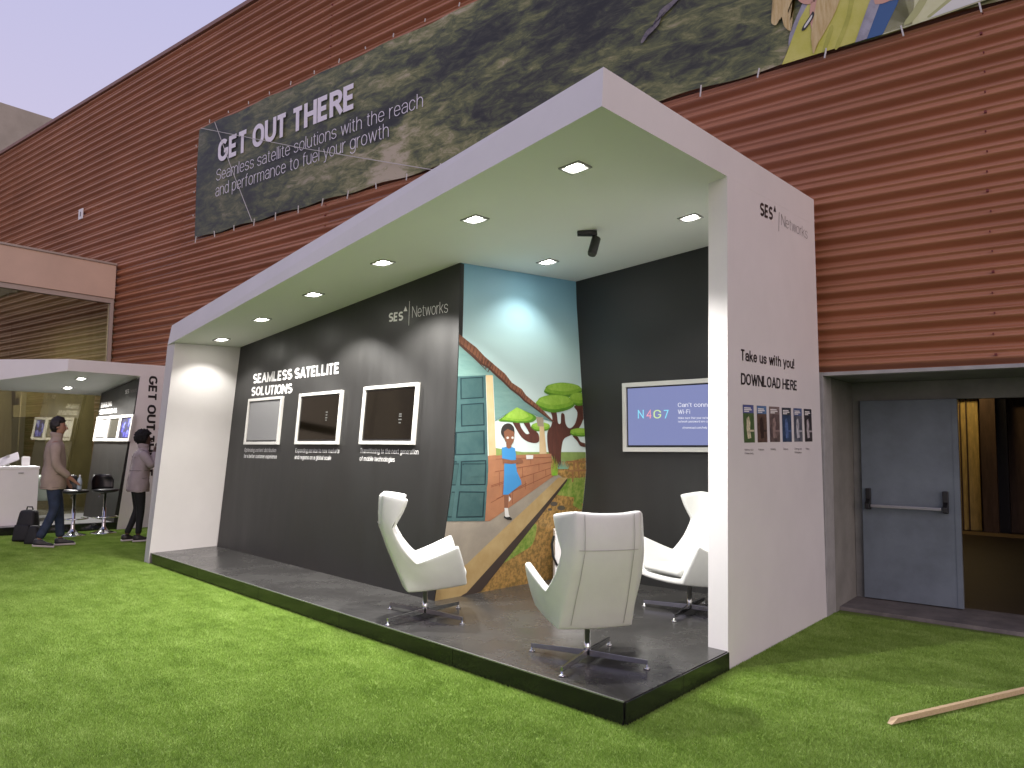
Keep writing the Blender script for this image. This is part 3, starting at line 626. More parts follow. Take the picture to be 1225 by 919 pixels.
# platform: deck boards plus glossy skirting boards
en_ = EP[1]*.004
PB = [V(XI, PL.y+.005, 0), V(PC.x, PC.y, 0)-en_, (PC+(WB-PC)*((YB-PC.y)/(WB.y-PC.y)))-en_, V(XI, YB, 0)]
PB = [V(p.x, p.y, 0) for p in PB]
def lp2(a, b, t): return a+(b-a)*t
plat = obj('platform', prism(B(), [p+V(0, 0, .004) for p in [lp2(PB[0], PB[2], .006), lp2(PB[1], PB[3], .006), lp2(PB[2], PB[0], .006), lp2(PB[3], PB[1], .006)]], V(0, 0, PZ-.03)), M['black'], booth)
nd = 6
for i in range(nd):
    a0 = lp2(PB[0], PB[1], i/nd); a1 = lp2(PB[0], PB[1], (i+1)/nd); b0 = lp2(PB[3], PB[2], i/nd); b1 = lp2(PB[3], PB[2], (i+1)/nd)
    e = (a1-a0).normalized()*.0012
    if i < nd-1: a1 = a1-e; b1 = b1-e
    z0 = V(0, 0, PZ-.02); z1 = V(0, 0, PZ)
    bm = B(); hexa(bm, [a0+z0, a1+z0, b1+z0, b0+z0], [a0+z1, a1+z1, b1+z1, b0+z1]); obj('deck_panel', bm, M['deck'], plat)
nrm = V((PC-PL).y, -(PC-PL).x, 0).normalized()
if nrm.dot(CAM-PC) < 0: nrm = -nrm
def skirt(a, b, n_, k):
    for i in range(k):
        p0 = lp2(a, b, i/k); p1 = lp2(a, b, (i+1)/k); e = (p1-p0).normalized()*.0015; p0 = p0+e; p1 = p1-e
        q0 = p0+n_*.012; q1 = p1+n_*.012
        bm = B(); hexa(bm, [p0+V(0, 0, .002), p1+V(0, 0, .002), q1+V(0, 0, .002), q0+V(0, 0, .002)], [p0+V(0, 0, PZ-.004), p1+V(0, 0, PZ-.004), q1+V(0, 0, PZ-.004), q0+V(0, 0, PZ-.004)], .0015); obj('skirting', bm, M['skirt'], plat)
skirt(PB[0], PB[1], nrm, 5)
en = EP[1].copy(); EWF = V(*(hit(EP, 871, 803).xy), 0)
skirt(PB[1], EWF, en, 2)
e1 = nrm*.012
bm = B(); obox(bm, (PB[0]+PB[1])/2+nrm*.008+V(0, 0, PZ+.001), PB[1]-PB[0], nrm, V(0, 0, 1), (PB[1]-PB[0]).length/2, .006, .0035); obj('edge_trim', bm, M['edge'], plat)
# end wall (right), outer face in plane EP
inw = -en; TH = .155
PT0 = hit(EP, 870, 211); zt = lambda x, y: zc(x, y)
ef0 = EWF.copy(); ef1 = PT0.copy(); eb0 = V(WB.x, WB.y-.03, 0); RB = hit(EP, 973.5, 239)
thk = (A-A2).length
top_dir = (RB-A)
def on_top(P): t = (P-A).dot(top_dir)/top_dir.dot(top_dir); return A+top_dir*t
ft = ef1+V(0, 0, .0)
front_x = V((PC-PL).x, (PC-PL).y, 0).normalized()
inoff = -front_x*TH
bm = B()
# lower body of the wall up to the ceiling, then it runs into the roof slab end face
eb1 = V(RB.x, RB.y, zc(RB.x, RB.y)-.0006)
hexa(bm, [ef0, eb0, eb0+inoff, ef0+inoff], [ef1-V(0, 0, .0006), eb1, eb1+inoff, ef1-V(0, 0, .0006)+inoff])
bmesh.ops.recalc_face_normals(bm, faces=bm.faces)
endw = obj('end_wall', bm, M['white'], booth)
# left wall
LT = V(-9.46, 4.93, 3.015)
LT = hit((V(-9.46, 0, 0), V(1, 0, 0)), 207, 389.3)
ltop_z = lambda y: zc(-9.4, y)-.002
lf = [V(XO, 4.76, 0), V(XI, PL.y-.03, 0)]
yb_ = YB
ft_y = hit((V(-9.30, 0, 0), V(1, 0, 0)), 209.5, 409).y
bm = B(); hexa(bm, [V(XO, lf[0].y-.02, 0), V(XI, lf[1].y, 0), V(XI, yb_, 0), V(XO, yb_, 0)], [V(XO+.03, ft_y, zc(XO, ft_y)-.003), V(-9.30, ft_y, zc(-9.30, ft_y)-.003), V(-9.30, yb_, zc(-9.3, yb_)-.003), V(XO+.03, yb_, zc(XO, yb_)-.003)])
leftw = obj('side_wall', bm, mat('white_paint_darkened', (.62, .605, .59), .5, var=.03, vscale=1.5, bump=.03, bscale=60), booth)  # same white paint as the booth, darkened where the downlights overexpose it
# roof slab
FLb = V(XO+.03, ft_y, zc(XO+.03, ft_y)); FLt = LT.copy(); FLt.x = XO+.03
RBb = V(RB.x, RB.y, zc(RB.x, RB.y)); RBt = RB.copy()
LBb = V(XO+.03, YB, zc(XO, YB)); LBt = LBb+V(0, 0, RBt.z-RBb.z)
bm = B(); hexa(bm, [FLb, A2, RBb, LBb], [FLt, A, RBt, LBt]); roof = obj('roof', bm, [M['white'], M['ceil']], booth)
roof.data.polygons[0].material_index = 1
# end wall upper band is flush with the roof's end face: small band keeps the joint closed
# charcoal wall and mural with its bent lower part
Lpx = [(519.2, 717), (525, 680), (531.5, 639.6), (536, 606), (539.8, 578), (541.2, 566), (542.4, 555), (543.7, 521.6), (545.3, 489), (547, 445), (548.6, 398), (549.9, 349), (550.5, 314)]
Rpx = [(687, 690), (691.5, 652), (696.3, 611), (697.2, 606), (699.6, 582), (701.2, 566), (700.9, 546), (699.6, 521.6), (696.3, 472.7), (693, 414), (689.8, 365), (689, 337)]
Lc = [hit(DW, *p) for p in Lpx]; Rc = [hit(RD, *p) for p in Rpx]
def curve(Cv, v):
    z = Cv[0].z+(Cv[-1].z-Cv[0].z)*v
    for a, b in zip(Cv, Cv[1:]):
        if z <= b.z+1e-9 and b.z > a.z: return a+(b-a)*max(0, (z-a.z)/(b.z-a.z))
    return Cv[-1].copy()
Lc[0].z = PZ; Rc[0].z = PZ
def Smur(u, v): return curve(Lc, v)*(1-u)+curve(Rc, v)*u
NV = 40
dn = DW[1]
cBLx = hit(CP, 289, 415)
wall_l = [DL+V(-.10, .012, 0), cBLx+V(-.05, .006, -.003)]
Lpts = [curve(Lc, i/NV) for i in range(NV+1)]; Lpts[-1].z -= .003
bm = B(); prism(bm, [wall_l[0]]+Lpts+[wall_l[1]], -dn*.05); dark = obj('charcoal_wall', bm, M['dark'], booth)
Rpts = [curve(Rc, i/NV) for i in range(NV+1)]; Rpts[-1].z = zc(Rpts[-1].x, Rpts[-1].y)-.003
ex = ef0.x-TH-.01
rbot = V(ex, RD[0].y-0*RD[1].y, PZ); 
def onRD(x, z):
    n = RD[1]; y = RD[0].y-((x-RD[0].x)*n.x+(z-RD[0].z)*n.z)/n.y; return V(x, y, z)
rt = onRD(ex, 3.3); rt = onRD(ex, zc(ex, rt.y)-.003)
bm = B(); prism(bm, Rpts+[rt, onRD(ex, PZ)], -RD[1]*.05); dark2 = obj('charcoal_wall', bm, M['dark'], booth)
skym = ramp_mat('mural_sky', [(0, (.68, .74, .70)), (.45, (.62, .78, .76)), (.66, (.52, .76, .77)), (.86, (.30, .55, .68)), (1, (.20, .42, .58))], 'Z', 1.0, 3.35)
bm = B(); g_ = []
for i in range(NV+1):
    row = []
    for j in range(7):
        p = Smur(j/6, i/NV); 
        if i == NV: p.z = zc(p.x, p.y)-.003
        row.append(bm.verts.new(p))
    g_.append(row)
for i in range(NV):
    for j in range(6): bm.faces.new([g_[i][j], g_[i][j+1], g_[i+1][j+1], g_[i+1][j]])
mn = (Smur(1, .5)-Smur(0, .5)).cross(V(0, 0, 1)).normalized()
if mn.dot(CAM-Smur(.5, .5)) < 0: mn = -mn
vs = bm.verts[:]; fs = bm.faces[:]
mural = obj('mural_panel', bm, skym, booth, smooth=True, fix=False)
def inv(px, py):
    u, v = .5, .5
    for _ in range(25):
        x, y = proj(Smur(u, min(max(v, 0), 1))); e = .004
        x1, y1 = proj(Smur(u+e, v)); v2 = v+e if v < .5 else v-e
        x2, y2 = proj(Smur(u, v2)); d = v2-v
        a, b_, c, d_ = (x1-x)/e, (x2-x)/d, (y1-y)/e, (y2-y)/d; det = a*d_-b_*c
        rx, ry = px-x, py-y
        u += max(-.3, min(.3, (rx*d_-b_*ry)/det)); v += max(-.2, min(.2, (a*ry-c*rx)/det)); v = min(max(v, 0.0), 1.0); u = min(max(u, -1.5), 2.5)
    return u, v
def mp_(name, pts, k, m, label=None):
    bm = B(); uv = [inv(*p) for p in pts]
    f_ = bm.faces.new([bm.verts.new((u, v, 0)) for u, v in uv])
    bmesh.ops.triangulate(bm, faces=bm.faces[:])
    def cut(co, no, clear=False):
        bmesh.ops.bisect_plane(bm, geom=bm.verts[:]+bm.edges[:]+bm.faces[:], plane_co=co, plane_no=no, clear_outer=clear, dist=1e-6)
    cut((.003, 0, 0), (-1, 0, 0), True); cut((.997, 0, 0), (1, 0, 0), True)
    vm = [v.co.y for v in bm.verts]
    if not vm: bm.free(); return
    for i in range(1, NV):
        if min(vm) < i/NV < max(vm): cut((0, i/NV, 0), (0, 1, 0))
    for v in bm.verts:
        p = Smur(v.co.x, v.co.y); v.co = p+mn*(.0006*k+.0008)
    for f in bm.faces:
        f.normal_update()
        if f.normal.dot(mn) < 0: f.normal_flip()
    return obj(name, bm, m, mural, fix=False)
def c1(*p): return [(520+x/6.125, 300+y/6.125) for x, y in p]
def c2(*p): return [(520+x/6.125, 440+y/6.125) for x, y in p]
def cz(*p): return [(500+x/5.405, 560+y/5.405) for x, y in p]
def ell(cx, cy, rx, ry, n=26, lump=.0, seed=0):
    rr = random.Random(seed); ph = rr.random()*6
    return [(cx+rx*math.cos(a)*(1+lump*math.sin(5*a+ph)+lump*.6*math.sin(9*a)), cy+ry*math.sin(a)*(1+lump*math.cos(4*a+ph))) for a in [2*math.pi*i/n for i in range(n)]]
def pf(n, c, **k):
    if 'col2' in k: k['col2'] = tuple(x*.72 for x in k['col2'])
    return mat('mural_'+n, tuple(x*.72 for x in c), .55, **k)
m_field = pf('field', (.30, .42, .12), var=.15, vscale=6); m_earth = pf('earth', (.62, .36, .11), col2=(.26, .17, .05), vscale=26, detail=12, lo=.4, hi=.6); m_grass = pf('grass', (.18, .34, .04), col2=(.42, .50, .12), vscale=20, detail=10, lo=.4, hi=.6)
m_path = pf('path', (.36, .32, .26), col2=(.46, .41, .32), vscale=3); m_kerb = pf('kerb', (.62, .46, .22), col2=(.52, .36, .15), vscale=5); m_kdark = pf('kerbside', (.07, .05, .04))
m_brick = pf('brick', (.52, .24, .12), col2=(.42, .19, .10), vscale=5); m_joint = pf('joint', (.30, .10, .05)); m_post = pf('post', (.72, .50, .26), col2=(.82, .64, .38), vscale=3); m_posts = pf('post_shade', (.45, .38, .27))
m_soff = pf('soffit', (.17, .33, .31), col2=(.24, .42, .38), vscale=3, stretch=(1, 1, 4)); m_roof = pf('roof', (.36, .15, .08), col2=(.22, .09, .05), vscale=14); m_door = pf('door', (.050, .130, .135), col2=(.080, .175, .175), vscale=5); m_dline = pf('doorline', (.006, .035, .045)); m_dpan = pf('doorpanel', (.038, .105, .11), col2=(.065, .145, .145), vscale=5)
m_trunk = pf('trunk', (.16, .055, .035), col2=(.10, .035, .025), vscale=12, stretch=(4, 4, .6)); m_leaf = pf('leaf', (.22, .50, .03), col2=(.36, .64, .07), vscale=14); m_leafd = pf('leafdark', (.12, .33, .02), var=.2, vscale=14)
m_skin = pf('skin', (.30, .13, .07)); m_hair = pf('hair', (.05, .04, .035)); m_dress = pf('dress', (.07, .34, .72)); m_wh = pf('white', (.85, .85, .82)); m_bk = pf('black', (.02, .02, .02)); m_bench = pf('bench', (.40, .20, .08)); m_tuft = pf('tuft', (.25, .50, .35)); m_stone = pf('stone', (.14, .12, .09))
mp_('painted_field', c2((430, 585), (640, 618), (1130, 618), (1130, 720), (430, 720)), 1, m_field)
mp_('painted_ground', c2((840, 665), (960, 690), (1130, 655), (1130, 918))+cz((1100, 300), (1100, 900), (300, 900), (300, 600)), 2, m_earth)
mp_('painted_grass', c2((930, 815), (1130, 800))+cz((1100, 90), (1080, 290), (1000, 240), (1010, 190), (900, 175)), 3, m_grass)
mp_('painted_grass', smooth(cz((700, 400), (765, 365), (740, 490), (650, 555), (550, 615), (520, 610), (600, 520))), 3, m_grass)
for (x, y, r_) in ((878, 232, 24), (925, 258, 26), (852, 268, 14)): mp_('painted_stone', [(500+a/5.405, 560+b/5.405) for a, b in ell(x, y, r_, r_*.62, 12)], 4, m_stone)
# acacia trees
c5 = lambda *p: [(503+x/3.2, 431+y/3.2) for x, y in p]
m_leafl = pf('leaflight', (.48, .78, .12), col2=(.36, .66, .06), vscale=20)
mp_('painted_branch', smooth(c5((350, 230), (374, 232), (386, 260), (406, 283), (430, 274), (450, 280), (452, 312), (425, 316), (393, 301), (370, 270))), 3, m_trunk)
mp_('painted_branch', smooth(c5((393, 236), (414, 236), (424, 258), (442, 258), (442, 280), (420, 282), (407, 262))), 3, m_trunk)
mp_('painted_trunk', smooth(c5((496, 190), (510, 186), (520, 200), (526, 240), (536, 240), (538, 205), (550, 208), (554, 240), (564, 258), (578, 258), (593, 238), (600, 200), (588, 176), (626, 172), (626, 215), (606, 260), (578, 285), (550, 300), (540, 330), (537, 380), (541, 415), (533, 402), (528, 416), (519, 385), (513, 402), (505, 370), (490, 352), (484, 300), (487, 270), (500, 250), (504, 220)), 4), 4, m_trunk)
mp_('painted_branch', smooth(c5((582, 290), (600, 292), (612, 312), (634, 320), (634, 332), (612, 328), (598, 308))), 4, m_trunk)
for (x, y, rx, ry, sd_, k_) in ((545, 112, 73, 27, 1, 5), (603, 147, 34, 25, 3, 5), (513, 163, 73, 33, 2, 8), (612, 275, 42, 16, 4, 5), (459, 254, 36, 17, 5, 5)):
    for dy, fx, fy_, m_ in ((3, 1, 1, m_leafd), (-3, .96, .84, m_leaf), (-9, .82, .55, m_leafl)):
        mp_('painted_canopy', c5(*ell(x, y+dy*ry/30, rx*fx, ry*fy_, 40, .035, sd_)), k_, m_); k_ += 1
for dy, m_, k_ in ((0, m_leafd, 5), (-6, m_leaf, 6), (-14, m_leafl, 7)):
    q_ = -dy
    mp_('painted_canopy', smooth(c5((298+q_*2, 232+dy), (318+q_, 215+dy*.4), (355, 178), (378, 182), (440-q_*2, 215+dy*.3), (428-q_*2, 236+dy), (380, 240+dy), (340, 236+dy)), 4), k_, m_)
# path and kerb
mp_('painted_path', cz((120, 900), (180, 345), (440, 343), (860, 60), (900, 40), (930, 60), (560, 500), (200, 900)), 4, m_path)
mp_('painted_kerb', cz((905, 62), (965, 62), (960, 72), (312, 806), (270, 860), (90, 900), (100, 780), (320, 615), (440, 500), (545, 400)), 5, m_kerb)
mp_('painted_kerb_side', cz((965, 64), (962, 84), (405, 798), (360, 850), (268, 865), (312, 806)), 6, m_kdark)
# low brick wall
mp_('painted_wall', c2((388, 645), (852, 630), (864, 800))+cz((860, 62), (462, 343), (430, 343))+c2((380, 800)), 7, m_brick)
def line(a, b, w, k, m, name): 
    (x0, y0), (x1, y1) = a, b; d = math.hypot(x1-x0, y1-y0); nx, ny = -(y1-y0)/d*w/2, (x1-x0)/d*w/2
    return mp_(name, [(x0+nx, y0+ny), (x1+nx, y1+ny), (x1-nx, y1-ny), (x0-nx, y0-ny)], k, m)
for a, b in (((395, 672), (850, 655)), ((395, 770), (860, 690)), ((392, 880), (862, 730)), ((450, 960), (862, 775))):
    line(c2(a)[0], c2(b)[0], .8, 8, m_joint, 'painted_joint')
for a, b in (((445, 237), (700, 100)), ((455, 120), (560, 85))): line(cz(a)[0], cz(b)[0], .8, 8, m_joint, 'painted_joint')
for (x, y0, y1) in ((470, 765, 870), (560, 665, 740), (640, 730, 800), (700, 665, 710), (760, 700, 755), (810, 745, 790), (720, 780, 850), (660, 830, 890), (600, 740, 840)): line(c2((x, y0))[0], c2((x+2, y1))[0], .7, 8, m_joint, 'painted_joint')
line(cz((548, 110))[0], cz((545, 190))[0], .7, 8, m_joint, 'painted_joint'); line(cz((650, 60))[0], cz((648, 120))[0], .7, 8, m_joint, 'painted_joint'); line(cz((610, 150))[0], cz((608, 230))[0], .7, 8, m_joint, 'painted_joint')
mp_('painted_post', c2((765, 400), (795, 400), (817, 630), (765, 632)), 8, m_post); mp_('painted_post', c2((740, 362), (792, 362), (797, 430), (752, 430)), 9, m_posts)
# building: soffit, roof edge, door
up_ = c1((150, 590), (230, 655), (300, 708), (362, 775), (430, 832))+c5((228, -6), (262, 2), (292, 27), (322, 52), (348, 86), (386, 111), (402, 134), (440, 166), (472, 196), (512, 238))
lo_ = c1((150, 668), (215, 728), (280, 785), (340, 845), (395, 900))+c5((228, 14), (256, 30), (284, 58), (314, 84), (342, 112), (376, 138), (396, 158), (436, 186), (468, 210), (504, 236))
mp_('painted_soffit', [((a[0]+b[0])/2, (a[1]+b[1])/2) for a, b in zip(up_, lo_)]+c2((862, 398), (800, 380), (740, 352), (600, 290), (440, 392), (425, 60), (150, 66)), 8, m_soff)
mp_('painted_post', c2((372, 55), (422, 55), (447, 640), (393, 645)), 9, m_post)
mp_('painted_post_foot', c2((392, 645), (443, 640), (440, 760))+cz((470, 60), (465, 340), (432, 343))+c2((378, 900), (388, 770)), 9, m_brick)
mp_('painted_roof_edge', up_+list(reversed(lo_)), 10, m_roof)
m_roofd = pf('roofdark', (.10, .04, .025))
mp_('painted_roof_shadow', [lp2(Vector((a[0], a[1], 0)), Vector((b[0], b[1], 0)), .72)[:2] for a, b in zip(up_, lo_)]+list(reversed(lo_)), 11, m_roofd)
for i in range(len(up_)-1):
    for j in range(3):
        t = (j+.5)/3; a = (up_[i][0]*(1-t)+up_[i+1][0]*t, up_[i][1]*(1-t)+up_[i+1][1]*t); b = (lo_[i][0]*(1-t)+lo_[i+1][0]*t, lo_[i][1]*(1-t)+lo_[i+1][1]*t)
        line(a, b, .7, 12, m_roofd, 'painted_tile_joint')
mp_('painted_door', c2((120, 66), (370, 55), (378, 300), (386, 640), (390, 760), (378, 900))+cz((450, 60), (430, 342), (150, 345))+c2((100, 900)), 9, m_door)
def dpanel(pts, k=10):
    cx = sum(p[0] for p in pts)/4; cy = sum(p[1] for p in pts)/4
    mp_('painted_door_panel', pts, k, m_dline); mp_('painted_door_panel', [(cx+(x-cx)*.90, cy+(y-cy)*.90) for x, y in pts], k+1, m_dpan)
for q in (c2((184, 76), (352, 66), (356, 222), (186, 232)), c2((188, 268), (358, 256), (363, 422), (190, 432)), c2((148, 472), (362, 458), (366, 634), (142, 642)), c2((188, 684), (374, 676), (370, 860), (182, 862)),
          cz((285, -30), (440, -30), (432, 108), (268, 112)), cz((262, 150), (430, 152), (420, 318), (242, 322)), c2((120, 684), (158, 684), (150, 862), (100, 862)), cz((215, 152), (236, 152), (214, 320), (185, 320)), cz((225, -30), (262, -30), (240, 112), (200, 112))): dpanel(q)
# girl in a blue dress
mp_('painted_leg', cz((552, 168), (582, 172), (578, 270), (556, 270)), 10, m_skin); mp_('painted_leg', cz((585, 168), (600, 172), (596, 200), (588, 205)), 10, m_skin)
mp_('painted_sock', cz((556, 258), (578, 258), (584, 300), (592, 318), (560, 316)), 11, m_wh); mp_('painted_sock', cz((585, 182), (600, 200), (584, 218)), 11, m_wh)
mp_('painted_shoe', cz((552, 308), (568, 318), (590, 314), (606, 328), (600, 336), (575, 334), (553, 322)), 12, m_bk)
mp_('painted_dress', c2((488, 585), (520, 580), (560, 580), (585, 590), (592, 640), (590, 700), (598, 760), (630, 830), (634, 870))+cz((665, 105), (580, 172), (547, 172))+c2((498, 918), (505, 720), (510, 675), (490, 665)), 11, m_dress)
mp_('painted_arm', c2((492, 665), (560, 678), (640, 672), (645, 695), (560, 705), (495, 700)), 12, m_skin); mp_('painted_arm', c2((560, 690), (625, 660), (640, 680), (600, 705)), 13, m_skin)
mp_('painted_neck', c2((520, 550), (552, 545), (556, 585), (540, 594), (522, 584)), 12, m_skin)
mp_('painted_hair', [(520+a/6.125, 440+b/6.125) for a, b in ell(532, 465, 50, 58, 24, .02)], 12, m_hair)
mp_('painted_face', c2((502, 470), (530, 448), (578, 470), (580, 505), (574, 540), (556, 570), (532, 560), (510, 530)), 13, m_skin)
for x in (530, 566): mp_('painted_eye', [(520+a/6.125, 440+b/6.125) for a, b in ell(x, 513, 9, 9, 12)], 14, m_wh)
mp_('painted_paper', c2((665, 640), (718, 640), (716, 668), (668, 670)), 12, m_wh)
# picnic table and tufts
for q in (c2((960, 682), (1130, 682), (1130, 694), (960, 692)), c2((970, 750), (1130, 742), (1130, 758), (972, 762)), c2((1012, 692), (1028, 692), (1022, 745), (1014, 745)), c2((1036, 692), (1048, 692), (1062, 810), (1052, 810)), c2((1002, 760), (1016, 760), (1014, 838), (1004, 838))): mp_('painted_picnic_table', q, 6, m_bench)
for i in range(9):
    x = 905+i*8; mp_('painted_tuft', c2((x-4, 742), (x+5, 742), (x+(i-4)*4, 660+12*abs(i-4))), 7, m_tuft)
for i in range(5):
    x = 858+i*8; mp_('painted_tuft', c2((x-4, 790), (x+5, 790), (x+(i-2)*5, 640+20*abs(i-2))), 9, m_leaf)
# lettering on the charcoal wall
wi = M['whiteink']
text_px('SEAMLESS SATELLITE', DW, (302.7, 459.2), (404.9, 447.0), (303.5, 447.7), wi, dark, w=.25)
text_px('SOLUTIONS', DW, (300.3, 474.0), (349.4, 470.4), (301.5, 463.2), wi, dark, w=.25)
def logo(pl, SB, SR, ST, tri, bar, NB, NR, NT, m1, m2, parent, lw):
    text_px('SES', pl, SB, SR, ST, m1, parent, w=.25)
    poly_px('logo_triangle', tri, pl, .0015, m1, parent)
    (x0, y0), (x1, y1) = bar; poly_px('logo_bar', [(x0-lw, y0), (x0+lw, y0), (x1+lw, y1), (x1-lw, y1)], pl, .0015, m2, parent)
    text_px('Networks', pl, NB, NR, NT, m2, parent, w=.055)
logo(DW, (464.7, 385.5), (482.2, 383.5), (465.5, 374.7), [(482.9, 372.6), (487.4, 372.3), (485.3, 366.4)], ((490.1, 360.3), (489.1, 389.5)), (493, 380.2), (535.8, 373.9), (493.4, 366.8), wi, wi, dark, .25)
for s, bl, br, tl in (('Optimising content distribution', (292.4, 540.5), (330.3, 541), (292.9, 536.0)), ('for a better customer experience', (291.8, 547.8), (331, 548.7), (292.3, 543.3)),
                      ('Expanding service to new markets', (353.5, 541.3), (405.9, 542.2), (353.9, 536.3)), ('and regions on a global scale', (352.5, 549.2), (396, 550.6), (353, 544.2)),
                      ('Transitioning to the next generation', (431.0, 542.0), (500.6, 543.7), (431.6, 536.2)), ('of mobile technologies', (430.3, 551.2), (472.1, 552.8), (430.8, 545.6))):
    text_px(s, DW, bl, br, tl, wi, dark, w=.13)
# lettering and posters on the end wall
ik = M['ink']
logo(EP, (908.9, 257.7), (924.3, 264.0), (909.2, 241.6), [(925.1, 253.0), (928.3, 254.0), (926.8, 245.8)], ((932, 254), (931.4, 276.8)), (934.3, 269.3), (965.8, 286.3), (934.3, 256.0), ik, M['greyink'], endw, .25)
text_px('Take us with you!', EP, (886.2, 431.1), (949.9, 441.4), (886.2, 417.5), ik, endw, w=.195)
text_px('DOWNLOAD HERE', EP, (886.2, 460.0), (953, 467.4), (886.2, 446.1), ik, endw, w=.205)
cp6 = lambda pts: [(870+x/8.358, 470+y/8.358) for x, y in pts]
posters = [[(152, 117), (260, 123), (275, 497), (168, 499)], [(292, 128), (388, 134), (400, 494), (303, 496)], [(416, 137), (518, 142), (527, 491), (427, 492)], [(543, 148), (634, 151), (645, 490), (553, 491)], [(659, 153), (742, 158), (752, 488), (669, 489)], [(763, 160), (838, 165), (850, 487), (777, 489)]]
pcols = [((.05, .10, .04), (.10, .16, .05)), ((.07, .045, .035), (.16, .10, .07)), ((.07, .05, .05), (.18, .13, .12)), ((.02, .04, .09), (.06, .10, .18)), ((.05, .06, .09), (.16, .17, .20)), ((.015, .015, .02), (.06, .05, .05))]
tops = [(.10, .12, .30), (.10, .20, .38), (.22, .17, .16), (.05, .06, .07), (.10, .14, .28), (.03, .03, .04)]
capt = [['Maritime VSAT', 'Connectivity'], ['Aviation'], ['Mobility'], ['Telecom'], ['Energy and', 'Enterprise'], ['Video']]
for i, (q, (ca, cb)) in enumerate(zip(posters, pcols)):
    pp = cp6(q); m_ = mat('poster_print', ca, .5, col2=cb, vscale=18, detail=8)
    po = poly_px('poster', pp, EP, .002, m_, endw)
    def bl(u, v): return tuple((pp[0][k]*(1-u)+pp[1][k]*u)*(1-v)+(pp[3][k]*(1-u)+pp[2][k]*u)*v for k in (0, 1))
    def pr(u0, v0, u1, v1, m, o_=.003): return poly_px('poster_print', [bl(u0, v0), bl(u1, v0), bl(u1, v1), bl(u0, v1)], EP, o_, m, endw)
    pr(0.01, .005, .99, .22, mat('poster_head', tops[i], .5, var=.2, vscale=20), .0025)
    pr(.10, .07, .72, .10, wi); pr(.10, .115, .80, .145, wi); pr(.10, .16, .55, .19, wi)
    c = [(.62, .58, .40), (.04, .025, .02), (.30, .22, .20), (.09, .15, .32), (.45, .46, .50), (.45, .42, .44)][i]
    poly_px('poster_print', [bl(.30, .36), bl(.5, .30), bl(.62, .45), bl(.58, .68), bl(.66, .88), bl(.34, .90), bl(.26, .62)], EP, .003, mat('poster_figure', c, .5, var=.4, vscale=25), endw)
    pr(.55, .66, .95, .71, mat('poster_figure', c, .5), .0035)
    x0, y0 = pp[3][0]+.6, pp[3][1]
    for k, s in enumerate(capt[i]): text_px(s, EP, (x0, y0+9.5+k*4.2), (x0+(10.5 if len(s) > 8 else 7.5)-i*.6, y0+9.8+k*4.2), (x0, y0+7.2+k*4.2), M['greyink'], endw, w=.12)
# ------------------------------------------------------------------ downlights
lampm = emit_mat('downlight_glow', (1, .97, .90), 60)
def downlight(px, py, label, cpl_, energy, grp, sz=.075, cone=121, blend=.36, rot=None):
    P = hit(cpl_, px, py); n = -cpl_[1] if cpl_[1].z > 0 else cpl_[1]
    t = thing('downlight', label, 'downlight', P, grp)
    ax = V(1, .0, 0); ax = (ax-n*ax.dot(n)).normalized(); ay = n.cross(ax)
    fb = B()
    for (a, b, hx, hy) in ((ax*sz, V(0, 0, 0), .008, sz+.008), (-ax*sz, V(0, 0, 0), .008, sz+.008), (ay*sz, V(0, 0, 0), sz-.008, .008), (-ay*sz, V(0, 0, 0), sz-.008, .008)):
        obox(fb, P+a+n*.006, ax, ay, n, hx, hy, .005)
    obj('bezel', fb, M['flash'], t)
    bm = B(); 
    vs = [bm.verts.new(P+n*.004+ax*math.cos(2*math.pi*k/20)*sz*.78+ay*math.sin(2*math.pi*k/20)*sz*.78) for k in range(20)]
    tp = bm.verts.new(P+n*.022)
    for k in range(20): bm.faces.new([vs[k], vs[(k+1) % 20], tp])
    obj('lens', bm, lampm, t)
    l = bpy.data.lights.new('downlight', 'SPOT'); l.energy = energy; l.spot_size = R(cone); l.spot_blend = blend; l.color = (1, .965, .91); l.shadow_soft_size = .035
    lo = bpy.data.objects.new('downlight_beam', l); C.objects.link(lo); lo.parent = t; lo.location = n*.035
    return t
dn_lab = ['square ceiling downlight nearest the front corner of the large booth', 'second square downlight from the front corner of the large booth', 'third downlight from the front corner, above the right end of the charcoal wall', 'fourth downlight from the front corner, above the middle wall screen', 'fifth downlight along the front row of the large booth', 'downlight closest to the white left wall of the large booth', 'downlight beside the white end wall of the large booth', 'downlight in front of the mural sky']
for (px, py), lb in zip([(688, 200), (568, 262), (458, 314), (375, 352), (313, 382), (265, 406), (826, 260), (655, 313)], dn_lab):
    downlight(px, py, lb, CP, LAMP_W*(.12 if px == 265 else .075 if px == 655 else .15 if px == 826 else .42 if px == 313 else .8 if px == 375 else .62 if px == 688 else 1), 'square downlights in the booth ceiling', blend=.6 if px == 655 else .45, cone=118 if px == 655 else 121)
# track spotlight
P = hit(CP, 702, 276); t = thing('track_spotlight', 'black adjustable spotlight on a short bracket under the booth ceiling', 'spotlight', P)
dn_ = CP[1] if CP[1].z < 0 else -CP[1]
hx = cr.copy(); hx.z = 0; hx.normalize(); hy = V(-hx.y, hx.x, 0)
bm = B(); obox(bm, P+dn_*.025, hx-dn_*.0, hy, dn_, .085, .028, .022, .006); obj('adapter', bm, M['black'], t)
k0 = P+hx*.055+dn_*.045; k1 = k0+dn_*.05+hx*.01
bm = B(); tube(bm, [k0, k1], .012, 10); obj('swivel', bm, M['black'], t)
ax = (dn_*.9-hx*.35-hy*.25).normalized(); k2 = k1+ax*.0
bm = B(); tube(bm, [k2-ax*.04, k2-ax*.03, k2+ax*.12, k2+ax*.14], [.026, .040, .040, .034], 18); obj('lamp_head', bm, M['black'], t, smooth=False)
